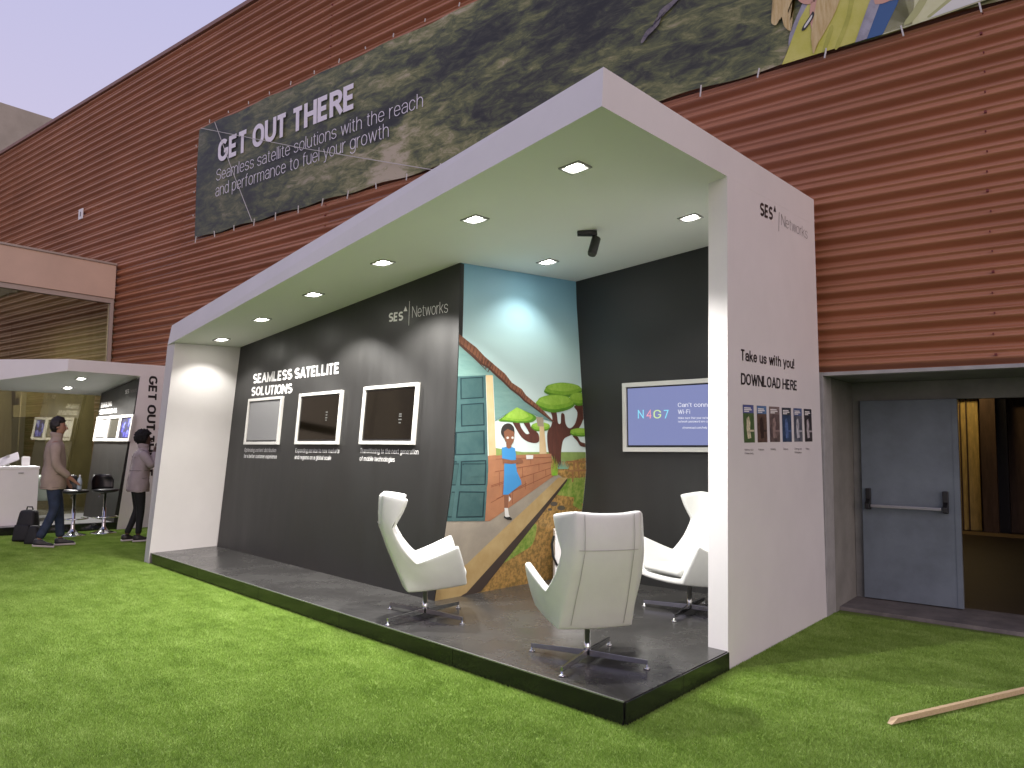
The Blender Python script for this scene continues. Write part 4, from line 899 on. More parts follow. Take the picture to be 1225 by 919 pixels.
# ------------------------------------------------------------------ wall screens
def tv(name, label, pl, px, fr, m_screen, cat='screen', grp=None, dep=.035):
    """px: TL TR BR BL of the outer frame"""
    q = [hit(pl, *p) for p in px]; n = pl[1]
    ux = ((q[1]-q[0])+(q[2]-q[3])).normalized(); c = sum(q, Vector())/4; uy = ((q[0]-q[3])+(q[1]-q[2])); uy = (uy-ux*uy.dot(ux)).normalized()
    w = ((q[1]-q[0]).length+(q[2]-q[3]).length)/4; h = ((q[0]-q[3]).length+(q[1]-q[2]).length)/4
    t = thing(name, label, cat, c-uy*h, grp)
    for (o_, hx_, hy_) in ((uy*(h-fr/2), w, fr/2), (-uy*(h-fr/2), w, fr/2), (ux*(w-fr/2), fr/2, h-fr), (-ux*(w-fr/2), fr/2, h-fr)):
        bm = B(); obox(bm, c+o_+n*(dep/2), ux, uy, n, hx_, hy_, dep/2, .0025); obj('frame_bar', bm, M['frameW'], t)
    bm = B(); obox(bm, c+n*.009, ux, uy, n, w-fr-.001, h-fr-.001, .008); bz = obj('bezel', bm, M['black'], t)
    b_ = .014
    bm = B(); obox(bm, c+n*.0175+uy*.004, ux, uy, n, w-fr-b_, h-fr-b_-.004, .0012); s = obj('display', bm, m_screen, t)
    return t, c+n*.0205, ux, uy, n, w-fr, h-fr
scr_off = mat('screen_off', (.0022, .0018, .0011), .06, spec=.4)
scr_grey = mat('screen_grey', (.14, .14, .14), .25, emit=(.5, .5, .52), estr=.13)
tv('wall_screen', 'left screen on the charcoal wall showing plain grey', DW, [(300.5, 478), (341, 474), (334, 532.3), (293.5, 532)], .035, scr_grey, grp='white framed screens on the charcoal wall')
for i, (px, lb) in enumerate((([(361.5, 471.6), (412.5, 467), (405.8, 532), (354.5, 532)], 'middle dark screen on the charcoal wall between two other screens'), ([(438.5, 463.3), (503.5, 458), (497, 532.3), (431.8, 532)], 'right dark screen on the charcoal wall nearest the mural'))):
    t, c, ux, uy, n, w, h = tv('wall_screen', lb, DW, px, .035, scr_off, grp='white framed screens on the charcoal wall')
    for k, (dx, dy_, wd) in enumerate([(.2, .12, .05), (.2, .06, .04), (.2, .0, .05), (.2, -.05, .03)] if i == 0 else [(.24, .0, .05), (.24, -.04, .05), (.24, -.10, .06), (.24, -.16, .04)]):
        bm = B(); obox(bm, c+ux*w*dx*2+uy*h*dy_*2, ux, uy, n, wd*w, .006, .0004); obj('screen_text', bm, emit_mat('screen_text', (.5, .5, .45), .5), t)
P4 = [(745.8, 459.5), (876, 450.3), (876, 541.8), (747.2, 539.8)]
scr4 = ramp_mat('screen_blue', [(0, (.02, .02, .03)), (1, (.03, .03, .04))]); scr4 = emit_mat('screen_blue', (.20, .23, .46), 1.0); scr4.node_tree.nodes['Principled BSDF'].inputs['Roughness'].default_value = .25
t4, c, ux, uy, n, w, h = tv('wall_screen', 'lit blue screen with coloured letters N4G7 on the far charcoal wall behind the chairs', RD, P4, .045, scr4)
TP = (c, n)
for s, x0, x1, col in (('N', 762.8, 770.5, (.25, .75, .95)), ('4', 772.8, 779.2, (.95, .35, .45)), ('G', 781.8, 791, (.65, .85, .35)), ('7', 794, 800, (.25, .75, .95))):
    text_px(s, TP, (x0, 500.8), (x1, 500.6), (x0, 490.6), emit_mat('screen_letter', col, 1.0), t4, w=.13, off=.0005, name='screen_lettering')
ew = emit_mat('screen_white', (.9, .9, 1), .95)
text_px("Can't connect to", TP, (811, 487.0), (868, 486.6), (811, 482.0), ew, t4, w=.12, off=.0005, name='screen_lettering')
text_px("Wi-Fi", TP, (811, 495.4), (825.5, 495.2), (811, 490.2), ew, t4, w=.12, off=.0005, name='screen_lettering')
text_px("Make sure that your network and router", TP, (811.3, 501.4), (868, 501.0), (811.3, 498.8), ew, t4, off=.0005, name='screen_lettering')
text_px("network password are correct", TP, (811.3, 505.6), (855, 505.4), (811.3, 503.0), ew, t4, off=.0005, name='screen_lettering')
text_px("chromecast.com/help", TP, (816.5, 513.0), (846, 512.9), (816.5, 510.4), ew, t4, off=.0005, name='screen_lettering')
# ================================================================== ARMCHAIRS
def make_chair():
    root = thing('armchair', '', 'armchair', (0, 0, 0), 'white wing back swivel armchairs on the platform')
    # side outline rows: (y back, z, half width back, y front, z front, half width front)
    back = [(-.385, 1.035, .215), (-.392, .90, .213), (-.385, .775, .212), (-.315, .60, .222), (-.245, .44, .232), (-.17, .275, .252)]
    fr = [(-.165, 1.015, .300), (-.205, .90, .292), (-.275, .785, .275), (-.205, .63, .292), (-.085, .505, .318), (.0, 0, 0)]
    bm = B(); bk = []; L_ = []; R_ = []; nb = 4
    for y, z, w in back:
        bk.append([bm.verts.new((w*(-1+2*k/nb), y+.03*(abs(-1+2*k/nb)**2), z+(.015 if k in (0, nb) and z > 1 else 0))) for k in range(nb+1)])
    for i in range(5):
        for k in range(nb): bm.faces.new([bk[i][k], bk[i][k+1], bk[i+1][k+1], bk[i+1][k]])
    for s, col in ((-1, 0), (1, nb)):
        fv = [bm.verts.new((s*w, y, z)) for y, z, w in fr[:5]]
        mid = []
        for i in range(5):
            a = bk[i][col].co; b = fv[i].co; mid.append(bm.verts.new(a*.5+b*.5+V(s*.012, 0, 0)))
        for i in range(4):
            bm.faces.new([bk[i][col], bk[i+1][col], mid[i+1], mid[i]]); bm.faces.new([mid[i], mid[i+1], fv[i+1], fv[i]])
        # arm: columns along the bottom
        bt = [bk[5][col]]+[bm.verts.new((s*w, y, z)) for y, z, w in ((-.02, .285, .255), (.15, .305, .262), (.33, .335, .262))]
        tp = [mid[4], fv[4]]+[bm.verts.new((s*w, y, z)) for y, z, w in ((.09, .575, .345), (.245, .645, .368))]
        md = [bk[4][col]]
        bm.faces.new([bk[4][col], bk[5][col], bt[1], mid[4]])
        mm = [bm.verts.new(bt[2].co*.5+tp[2].co*.5+V(s*.012, 0, 0)), bm.verts.new(bt[3].co*.5+tp[3].co*.5+V(s*.01, .01, 0))]
        m1 = bm.verts.new(bt[1].co*.5+fv[4].co*.5+V(s*.01, 0, 0))
        bm.faces.new([mid[4], bt[1], m1, fv[4]])
        bm.faces.new([m1, bt[1], bt[2], mm[0]]); bm.faces.new([fv[4], m1, mm[0], tp[2]])
        bm.faces.new([mm[0], bt[2], bt[3], mm[1]]); bm.faces.new([tp[2], mm[0], mm[1], tp[3]])
        if s < 0: L_ = bt
        else: R_ = bt
    rows = [bk[5]]
    for i in (1, 2, 3):
        a, b = L_[i], R_[i]; rows.append([a]+[bm.verts.new(a.co.lerp(b.co, k/nb)+V(0, 0, -.012)) for k in range(1, nb)]+[b])
    for i in range(3):
        for k in range(nb): bm.faces.new([rows[i][k], rows[i][k+1], rows[i+1][k+1], rows[i+1][k]])
    bmesh.ops.recalc_face_normals(bm, faces=bm.faces)
    sh = obj('shell', bm, M['leather'], root, smooth=True, local=True)
    so = sh.modifiers.new('s', 'SOLIDIFY'); so.thickness = .055; so.offset = 0; so.use_even_offset = True
    bv = sh.modifiers.new('b', 'BEVEL'); bv.width = .022; bv.segments = 3; bv.limit_method = 'ANGLE'; bv.angle_limit = R(24)
    ss = sh.modifiers.new('ss', 'SUBSURF'); ss.levels = 1; ss.render_levels = 1
    apply_mods(sh)
    for p in sh.data.polygons: p.use_smooth = True
    bm = B(); hexa(bm, [V(-.225, -.20, .335), V(.225, -.20, .335), V(.238, .335, .365), V(-.238, .335, .365)], [V(-.225, -.22, .405), V(.225, -.22, .405), V(.238, .325, .44), V(-.238, .325, .44)], .03)
    cs = obj('seat_cushion', bm, M['leather'], root, smooth=True, local=True)
    # seams on the back
    def seam(pts, nm='seam'):
        b = B(); tube(b, pts, .0022, 6); obj(nm, b, M['seam'], root, local=True)
    seam([V(-.205+.41*k/8, -.4135+.03*(abs(-1+k/4)**2)*.8, .80) for k in range(9)])
    for s in (-1, 1): seam([V(s*.172, -.402, 1.03), V(s*.172, -.412, .90), V(s*.170, -.404, .79), V(s*.176, -.336, .61), V(s*.184, -.266, .45), V(s*.188, -.192, .285)])
    # column and cross base
    bm = B(); lathe(bm, [(.024, .035), (.024, .13), (.020, .131), (.020, .29)], seg=18); obj('column', bm, M['chrome'], root, smooth=True, local=True)
    bm = B(); box(bm, (-.13, -.13, .266), (.13, .15, .285), .003); obj('seat_plate', bm, M['black'], root, local=True)
    for k in range(4):
        a = k*math.pi/2; d = V(math.cos(a), math.sin(a), 0); e = V(-d.y, d.x, 0)
        bm = B(); hexa(bm, [d*.02-e*.011+V(0, 0, .03), d*.43-e*.008+V(0, 0, .03), d*.43+e*.008+V(0, 0, .03), d*.02+e*.011+V(0, 0, .03)],
                       [d*.02-e*.011+V(0, 0, .072), d*.43-e*.008+V(0, 0, .060), d*.43+e*.008+V(0, 0, .060), d*.02+e*.011+V(0, 0, .072)], .002)
        lg = obj('base_arm', bm, M['chromed'], root, local=True)
        lg.name = 'base_arm'
        bm = B(); lathe(bm, [(.022, .001), (.024, .008), (.014, .013), (.008, .016), (.008, .031)], c=(d.x*.425, d.y*.425, 0), seg=14); obj('foot_glide', bm, M['chrome'], root, smooth=True, local=True)
    return root
def copy_tree(o, parent=None):
    c = o.copy(); C.objects.link(c); c.parent = parent
    for ch in list(o.children): copy_tree(ch, c)
    return c
ch1 = make_chair(); ch1['label'] = 'white wing armchair seen in profile in front of the charcoal wall'
def place(o, x, y, face):   # face: compass angle of the seat front, degrees from +x
    o.location = (x, y, PZ); o.rotation_euler = (0, 0, R(face-90))
kids = [c for c in ch1.children]
ch2 = copy_tree(ch1); ch2['label'] = 'nearest white wing armchair with its back to the viewer'
ch3 = copy_tree(ch1); ch3['label'] = 'white wing armchair at the right, half hidden by the end wall and facing left'
for c_ in (ch1, ch2, ch3): c_.scale = (.955, .955, .955)
def base_rot(o, deg):       # the cross base swivels apart from the seat
    for c in o.children:
        if c.name.split('.')[0] in ('base_arm', 'foot_glide'): c.rotation_euler = (0, 0, R(deg))
place(ch1, -4.39, 4.51, 47); base_rot(ch1, -45+0-2)
place(ch2, -2.715, 4.32, 143); base_rot(ch2, -43)
place(ch3, -2.80, 6.08, 247); base_rot(ch3, -60)
# white pedestal with black cable behind the nearest chair
pc = gnd(674, 706, PZ); zt_ = CH-(642-533)/900*((pc-CAM).dot(cf))
ped = thing('pedestal', 'white box pedestal with a black cable standing behind the nearest armchair', 'pedestal', (pc.x, pc.y, PZ))
dl = gnd(663.5, 702, PZ)
bm = B(); ux = V(cr.x, cr.y, 0).normalized(); uy_ = V(-ux.y, ux.x, 0)
obox(bm, dl+ux*.16+uy_*.16+V(0, 0, (zt_-PZ)/2), ux, uy_, V(0, 0, 1), .16, .16, (zt_-PZ)/2, .006); obj('body', bm, M['white'], ped)
bm = B(); P0 = dl-uy_*.01; tube(bm, [P0+ux*(-.01)+V(0, 0, .50), P0+ux*(-.03)+V(0, 0, .42), P0+ux*(-.02)+V(0, 0, .30), P0+ux*.02+V(0, 0, .22), P0+ux*.08+V(0, 0, .16)], .012, 8); obj('cable', bm, M['black'], ped)
# ================================================================== SECOND BOOTH
b2 = thing('exhibition_booth', 'smaller white exhibition booth at the far left beside the glass front', 'booth', (-14.5, 5.5, 0))
X2 = (V(-13.15, 0, 0), V(1, 0, 0))
K = hit(X2, 82, 429.5); K2 = hit(X2, 81, 443.5); Kr = hit(X2, 200, 438)
ry = 7.24
zr = K.z+(Kr.z-K.z)/(Kr.y-K.y)*(ry-K.y); Li = hit(X2, 168, 450)
zrb = K2.z+(Li.z-K2.z)/(Li.y-K2.y)*(ry-K2.y)
far = V(-16.3, 3.42, 0)
bm = B()
XE = -15.12; yE = K.y-(K.x-XE)*.554
bot = [V(K2.x, K2.y, K2.z), V(K2.x, ry, zrb), V(XE, ry, 2.36), V(XE, yE, 2.36)]
top = [V(K.x, K.y, K.z), V(K.x, ry, zr), V(XE, ry, zr), V(XE, yE, K.z)]
hexa(bm, bot, top, .003); roof2 = obj('roof', bm, M['white'], b2)
g0 = gnd(140, 634); g1 = gnd(177, 631.5)
d2 = plane3(gnd(140, 626, PZ), gnd(100, 618, PZ), Li)
nn = d2[1]
def on2(x, z): y = d2[0].y-((x-d2[0].x)*nn.x+(z-d2[0].z)*nn.z)/nn.y; return V(x, y, z)
bm = B(); prism(bm, [on2(-13.17, PZ), on2(-13.17, 2.60), on2(-14.80, 2.385), on2(-14.56, PZ)], -nn*.06); dk2 = obj('charcoal_wall', bm, M['dark'], b2)
fp0 = V(g0.x, g0.y, 0); 
bm = B(); hexa(bm, [V(-13.16, g0.y-.02, 0), V(-13.16, ry, 0), V(-13.3, ry, 0), V(-13.3, g0.y+.05, 0)], [V(-13.15, Li.y, Li.z), V(-13.15, ry, Li.z), V(-13.3, ry, Li.z), V(-13.3, Li.y+.02, Li.z)]); fpan = obj('front_panel', bm, M['white'], b2)
FP2 = (V(-13.149, 0, 0), V(1, 0, 0))
text_px('GET OUT THERE', FP2, (178.4, 449.6), (175.0, 514.5), (188.6, 450.6), M['ink'], fpan, w=.255, wref='GET OUT')
pa = gnd(0, 642); pa2 = pa+(pa-g0)*1.6
bm = B(); hexa(bm, [V(pa2.x, pa2.y, .002), V(g0.x-.01, g0.y, .002), V(XG+.05, g0.y+1, .002), V(XG+.05, pa2.y, .002)], [V(pa2.x, pa2.y, PZ), V(g0.x-.01, g0.y, PZ), V(XG+.05, g0.y+1, PZ), V(XG+.05, pa2.y, PZ)], .002); obj('platform', bm, M['skirt'], b2)
bm = B(); hexa(bm, [V(pa2.x-.02, pa2.y, PZ+.001), V(g0.x-.03, g0.y, PZ+.001), V(XG+.05, g0.y+1, PZ+.001), V(XG+.05, pa2.y, PZ+.001)], [V(pa2.x-.02, pa2.y, PZ+.008), V(g0.x-.03, g0.y, PZ+.008), V(XG+.05, g0.y+1, PZ+.008), V(XG+.05, pa2.y, PZ+.008)]); obj('deck', bm, mat('pale_deck', (.22, .22, .22), .35, var=.1), b2)
text_px('ENABLING', d2, (120.9, 487.9), (133.9, 485.9), (121.1, 482.2), wi, dk2, w=.25)
text_px('UBIQUITOUS 5G', d2, (119.2, 496.0), (139.7, 493.9), (119.6, 490.4), wi, dk2, w=.25)
text_px('SES', d2, (149.8, 471.6), (154.4, 470.4), (150, 466.8), wi, dk2, w=.17)
text_px('Networks', d2, (156, 470.4), (164.3, 468.6), (156.1, 465.6), M['greyink'], dk2)
s_a = mat('screen_white_scene', (.3, .3, .3), .3, emit=(.55, .58, .60), estr=.28, var=.3, vscale=5); s_b = mat('screen_dark_scene', (.03, .03, .025), .2, emit=(.10, .10, .07), estr=.5)
def blue_screen():
    m = bpy.data.materials.new('screen_blue_lights'); m.use_nodes = True; N = m.node_tree.nodes; L = m.node_tree.links; b = N['Principled BSDF']; b.inputs['Base Color'].default_value = (.01, .01, .02, 1)
    g_ = N.new('ShaderNodeTexCoord'); n = N.new('ShaderNodeTexNoise'); n.inputs['Scale'].default_value = 7; n.inputs['Detail'].default_value = 3; L.new(g_.outputs['Object'], n.inputs['Vector'])
    r = N.new('ShaderNodeValToRGB'); e = r.color_ramp.elements; e[0].position = .45; e[0].color = (.01, .01, .10, 1); e[1].position = .62; e[1].color = (.55, .60, 1, 1); k = e.new(.53); k.color = (.06, .06, .8, 1)
    L.new(n.outputs['Fac'], r.inputs[0]); L.new(r.outputs[0], b.inputs['Emission Color']); b.inputs['Emission Strength'].default_value = 1.1; return m
for i, (px, m_, lb) in enumerate((([(118.5, 499.3), (132.5, 498.3), (127.8, 528.1), (113.5, 527.9)], s_a, 'pale screen nearest the glass on the small booth wall'), ([(132.6, 498.3), (147, 497.2), (142.2, 528.3), (127.9, 528.1)], s_b, 'dark middle screen on the small booth wall'), ([(147.1, 497.2), (161.8, 496), (156.8, 528.5), (142.3, 528.3)], blue_screen(), 'screen with blue lights on the small booth wall nearest the front'))):
    tv('wall_screen', lb, d2, px, .05, m_, grp='screens on the small booth wall', dep=.04)
cp2 = plane3(bot[0], bot[1], bot[2])
for (px, py), lb in (((97, 453), 'ceiling downlight of the small booth closer to its front edge'), ((81, 464), 'ceiling downlight of the small booth closer to the glass')):
    downlight(px, py, lb, cp2, LAMP_W*.42, 'downlights in the small booth ceiling', sz=.07, cone=150, blend=.4)
for i, (ya, yb2) in enumerate(((1.2, 3.2), (3.2, 5.2), (5.2, ry))):
    bm = B(); box(bm, (XE-.06, ya+.004, PZ), (XE-.048, yb2-.004, 2.42)); obj('glass_partition', bm, M['glass'], b2)
# counter with its clutter
ca = gnd(-60, 633, PZ+.009); cb = gnd(43, 627.5, PZ+.009); cd = (cb-ca).normalized(); cn = V(cd.y, -cd.x, 0)
if cn.dot(CAM-ca) > 0: cn = -cn
cz_ = 1.02+PZ
ztop = CH+((524-558)/900)*((cb-CAM).dot(cf))
ztop = hit(vpl(ca, cb), 41, 558).z
ctr = thing('reception_counter', 'white reception counter on the small booth platform at the left edge', 'counter', (cb.x, cb.y, PZ+.009))
bm = B(); a0, b0 = ca, cb; hexa(bm, [a0, b0, b0+cn*.55, a0+cn*.55], [p+V(0, 0, ztop-PZ-.05) for p in (a0, b0, b0+cn*.55, a0+cn*.55)], .006); obj('body', bm, M['white'], ctr)
bm = B(); e = cd*.01; hexa(bm, [p+V(0, 0, ztop-PZ-.049) for p in (a0-e-cn*.01, b0+e-cn*.01, b0+e+cn*.56, a0-e+cn*.56)], [p+V(0, 0, ztop-PZ-.012) for p in (a0-e-cn*.01, b0+e-cn*.01, b0+e+cn*.56, a0-e+cn*.56)], .004); obj('top', bm, M['paper'], ctr)
hp_ = hit(vpl(ca, cb), 25, 566); bm = B(); obox(bm, hp_-cn*.006, cd, cn, V(0, 0, 1), .035, .006, .010); obj('lock', bm, M['flash'], ctr)
tz = ztop-.003
lp0 = V(cb.x, cb.y, tz)+cn*.28-cd*.40
t = thing('tablet_stand', 'grey tablet screen tilted on a stand on the white counter', 'tablet', lp0)
bm = B(); obox(bm, lp0+V(0, 0, .09), cd, (cn+V(0, 0, .0)).normalized(), V(0, 0, 1), .02, .02, .09); obj('stand', bm, M['flash'], t)
bm = B(); obox(bm, lp0+V(0, 0, .11)-cn*.05, cd+V(0, 0, .45), (cn*.8+V(0, 0, .5)), (cn*-.5+V(0, 0, .8)), .15, .11, .008, .004); obj('screen', bm, mat('tablet_grey', (.42, .40, .42), .3), t)
lp1 = V(cb.x, cb.y, tz)+cn*.25-cd*.16
t = thing('leaflet_box', 'small white box of leaflets at the right end of the counter', 'leaflet box', lp1)
bm = B(); obox(bm, lp1+V(0, 0, .075), cd, cn, V(0, 0, 1), .055, .04, .075, .003); obj('box', bm, M['paper'], t)
bm = B(); obox(bm, lp1+V(0, 0, .153), cd, cn, V(0, 0, 1), .045, .03, .004); obj('leaflet', bm, M['whiteink'], t)
# bar stools
def make_stool():
    t = thing('bar_stool', '', 'bar stool', (0, 0, 0), 'black and chrome bar stools in front of the small booth')
    bm = B(); lathe(bm, [(.20, .0), (.205, .008), (.16, .022), (.08, .045), (.04, .09), (.028, .12), (.028, .42), (.020, .421), (.020, .66)], seg=28); obj('pedestal', bm, M['chrome'], t, smooth=True, local=True)
    bm = B(); n = 16; pts = [V(.19*math.cos(a), .02+.19*math.sin(a), .27) for a in [math.pi*(-.05+1.1*i/n) for i in range(n+1)]]; tube(bm, [V(0, 0, .27)]+pts, .010, 8); obj('footrest', bm, M['chrome'], t, smooth=True, local=True)
    bm = B(); lathe(bm, [(.06, .655), (.19, .675), (.205, .695), (.20, .715), (.12, .722)], seg=28); obj('seat', bm, M['black'], t, smooth=True, local=True)
    bm = B(); rows = []
    for j in range(6):
        z = .70+.25*j/5; rr = .205+.02*(j/5); sp_ = 1.0 if j < 4 else (.86 if j == 4 else .66)
        rows.append([bm.verts.new((rr*math.sin(a)*sp_, -rr*math.cos(a)*(1.0)-.01*j/5, z)) for a in [R(-68+136*k/12) for k in range(13)]])
    for j in range(5):
        for k in range(12): bm.faces.new([rows[j][k], rows[j][k+1], rows[j+1][k+1], rows[j+1][k]])
    o = obj('backrest', bm, M['black'], t, smooth=True, local=True); s = o.modifiers.new('s', 'SOLIDIFY'); s.thickness = .018; apply_mods(o)
    bm = B(); tube(bm, [V(.03, .02, .65), V(.12, .05, .645), V(.15, .06, .60)], .006, 6); obj('height_lever', bm, M['chrome'], t, local=True)
    return t
s1 = make_stool(); s2 = copy_tree(s1)
s1p = gnd(86.5, 641); s2p = gnd(123.5, 638)
s1.location = s1p; s1.rotation_euler = (0, 0, R(-60)); s1['label'] = 'left black bar stool carrying a water bottle, beside the man'
s2.location = s2p; s2.rotation_euler = (0, 0, R(-80)); s2['label'] = 'right empty black bar stool, nearer the woman'
bt = s1p+V(.06, .04, .722)
t = thing('water_bottle', 'clear water bottle standing on the left bar stool', 'bottle', bt)
bm = B(); lathe(bm, [(.033, 0), (.035, .02), (.035, .14), (.030, .17), (.014, .205), (.014, .22)], c=bt, seg=16); obj('bottle', bm, mat('clear_plastic', (.45, .55, .60), .1), t, smooth=True)
bm = B(); lathe(bm, [(.0356, .06), (.0356, .12)], c=bt, seg=16); obj('bottle_label', bm, mat('label_grey', (.35, .42, .45), .5), t, smooth=True)
bm = B(); lathe(bm, [(.016, .215), (.016, .238)], c=bt, seg=12); obj('cap', bm, M['paper'], t)
bm = B(); q_ = s1p+V(-.05, -.05, .7235); obox(bm, q_, V(1, .3, 0), V(-.3, 1, 0), V(0, 0, 1), .08, .055, .002); tag(obj('paper_sheet', bm, M['paper']), 'white folded paper lying on the left bar stool seat', 'paper')
# pale tub chair behind the stools
tcp = V(-14.35, 5.35, PZ+.009)
t = thing('tub_chair', 'pale green tub chair on the small booth platform behind the left bar stool', 'chair', tcp, rz=R(-30))
mg = mat('pale_green_fabric', (.36, .42, .36), .7, bump=.1, bscale=80)
bm = B(); rows = []
for j in range(5):
    z = .34+.10*j; rr = .24+.035*j
    rows.append([bm.verts.new((rr*math.sin(a), -rr*math.cos(a), z)) for a in [R(-120+240*k/14) for k in range(15)]])
for j in range(4):
    for k in range(14): bm.faces.new([rows[j][k], rows[j][k+1], rows[j+1][k+1], rows[j+1][k]])
o = obj('backrest', bm, mg, t, smooth=True, local=True); s = o.modifiers.new('s', 'SOLIDIFY'); s.thickness = .03; apply_mods(o)
bm = B(); lathe(bm, [(.15, .34), (.24, .36), (.25, .41), (.23, .44), (.1, .445)], seg=20); obj('seat', bm, mg, t, smooth=True, local=True)
for sx in (-1, 1):
    for sy in (-1, 1): bm = B(); tube(bm, [V(sx*.14, sy*.14, .35), V(sx*.22, sy*.22, .0)], .013, 8, .008); obj('leg', bm, M['wood'], t, local=True)
# ================================================================== PEOPLE
def skinned(name, joints, edges, m, parent, root=0, lv=2):
    me = bpy.data.meshes.new(name); me.from_pydata([j[0] for j in joints], edges, []); o = bpy.data.objects.new(name, me); link(o, parent); me.materials.append(m)
    o.modifiers.new('skin', 'SKIN'); me2 = o.data
    if not me2.skin_vertices: 
        bpy.context.view_layer.objects.active = o
    for i, j in enumerate(joints):
        r = j[1]; me2.skin_vertices[0].data[i].radius = r if isinstance(r, tuple) else (r, r); me2.skin_vertices[0].data[i].use_root = (i == root)
    s = o.modifiers.new('sub', 'SUBSURF'); s.levels = lv; s.render_levels = lv
    apply_mods(o)
    for p in o.data.polygons: p.use_smooth = True
    return o
def person(label, loc, rz, pose, cloth, hair_kind, H=1.0):
    t = thing('person', label, 'person', loc, rz=rz); t.scale = (H, H, H)
    P = pose; sk = cloth['skin']
    # body: continuous from pelvis through neck, head, arms with hands, legs
    J = [(P['pel'], .10), (P['ab'], .10), (P['ch'], .10), (P['nb'], .055), (P['nk'], .052), (P['jaw'], (.062, .070)), (P['hd'], (.074, .088)), (P['hd']+V(0, -.01, .075), (.060, .070))]
    E_ = [(0, 1), (1, 2), (2, 3), (3, 4), (4, 5), (5, 6), (6, 7)]
    for s in ('l', 'r'):
        b = len(J); sh, el, wr = P[s+'sh'], P[s+'el'], P[s+'wr']
        J += [(sh, .062), (el, .042), (wr, .027), (wr+(wr-el).normalized()*.05, (.022, .036))]; E_ += [(2, b), (b, b+1), (b+1, b+2), (b+2, b+3)]
        pm = wr+(wr-el).normalized()*.07; fd = (wr-el).normalized(); sd_ = P.get(s+'palm', V(1, 0, 0))
        for k in range(4):
            c = len(J); o_ = sd_*(.026-.017*k); ln = (.065, .075, .07, .055)[k]; J += [(pm+o_+fd*ln*.55+P['face']*.006, .0085), (pm+o_+fd*ln+P['face']*.022, .007)]; E_ += [(b+3, c), (c, c+1)]
        c = len(J); J += [(wr+fd*.035+sd_*.045, .010), (wr+fd*.075+sd_*.055+P['face']*.01, .008)]; E_ += [(b+3, c), (c, c+1)]
    for s in ('l', 'r'):
        b = len(J); J += [(P[s+'hp'], .085), (P[s+'kn'], .055), (P[s+'an'], .038)]; E_ += [(0, b), (b, b+1), (b+1, b+2)]
    skinned('body', J, E_, sk, t)
    # face
    f = P['look'].normalized(); sd_ = f.cross(V(0, 0, 1)).normalized(); h = P['hd']
    bm = B(); c = h+f*.078+V(0, 0, -.015); tube(bm, [c+V(0, 0, .035)-f*.01, c+f*.02+V(0, 0, -.012), c+V(0, 0, -.02)-f*.004], [.007, .013, .010], 8); obj('nose', bm, sk, t, smooth=True, local=True)
    for s in (-1, 1):
        bm = B(); lathe(bm, [(.003, -.006), (.009, 0), (.003, .006)], c=h+f*.076+sd_*s*.030+V(0, 0, .018), seg=8); obj('eye', bm, M['black'], t, local=True)
        bm = B(); obox(bm, h-f*.0+sd_*s*.078+V(0, 0, -.005), sd_, f, V(0, 0, 1), .008, .018, .028, .006); obj('ear', bm, sk, t, local=True)
    bm = B(); obox(bm, h+f*.074+V(0, 0, -.052), sd_, f, V(0, 0, 1), .022, .006, .005, .003); obj('mouth', bm, cloth['lip'], t, local=True)
    # hair
    bm = B(); bmesh.ops.create_icosphere(bm, subdivisions=4, radius=1)
    rr = random.Random(3); from mathutils import noise as nz_
    for v in bm.verts:
        n_ = v.co.copy(); a = n_.dot(f); k = 1.0
        if hair_kind == 'short':
            if a > .48 and n_.z < .40: k = .72
            if a > .1 and n_.z < -.25: k *= .8
            v.co = h+V(0, 0, .016)-f*.022+V(n_.x*.102, n_.y*.102, n_.z*.122)*k*(1+.16*nz_.noise(n_*6)+.05*rr.random())
        else:
            if a > .45 and n_.z < .3: k = .72
            v.co = h+V(0, 0, .030)-f*.035+V(n_.x*.120, n_.y*.120, n_.z*.120)*k*(1+.22*nz_.noise(n_*7)+.10*rr.random())
    obj('hair', bm, cloth['hair'], t, smooth=True, local=True)
    # trousers
    J = [(P['pel']+V(0, 0, .04), (.11, .10))]; E_ = []
    for s in ('l', 'r'):
        b = len(J); J += [(P[s+'hp']+V(0, 0, -.06), .102), (P[s+'hp'].lerp(P[s+'kn'], .55), cloth['th']), (P[s+'kn'], cloth['knr']), (P[s+'kn'].lerp(P[s+'an'], .6), cloth['cf']), (P[s+'an']+V(0, 0, .02), cloth['cuff'])]; E_ += [(0, b), (b, b+1), (b+1, b+2), (b+2, b+3), (b+3, b+4)]
    skinned('trousers', J, E_, cloth['leg'], t)
    # jacket with sleeves, lofted ring by ring
    hem = cloth['hem']; bw_ = cloth.get('bw', 1.0)
    prof = [(P['pel']+V(0, .0, -hem), .205*bw_, .158), (P['pel']+V(0, .0, -hem+.004), .206*bw_, .159), (P['pel']+V(0, .0, -hem+.02), .206*bw_, .159), (P['pel']+V(0, 0, -hem*.45), .208*bw_, .160), (P['pel']+V(0, 0, .06), .196*bw_, .148), (P['ab']+V(0, 0, .0), .186*bw_, .135), (P['ch']+V(0, 0, -.09), .198*bw_, .135), (P['ch']+V(0, 0, .02), .205, .128), (P['ch']+V(0, 0, .085), .175, .105), (P['nb']+V(0, 0, -.02), .105, .085), (P['nk']+V(0, 0, -.02), .068, .068), (P['nk']+V(0, 0, .015), .072, .074)]
    bm = B(); rings = []; rr = random.Random(11)
    for i, (c, rx, ry_) in enumerate(prof):
        w_ = .010 if i < 7 else .0
        rings.append([bm.verts.new(c+V(math.copysign(abs(math.cos(a))**.8, math.cos(a))*rx, math.sin(a)*ry_, 0)*(1+rr.uniform(-w_, w_)*3)+V(0, 0, rr.uniform(-w_, w_) if 0 < i < 7 else 0)) for a in [2*math.pi*k/20 for k in range(20)]])
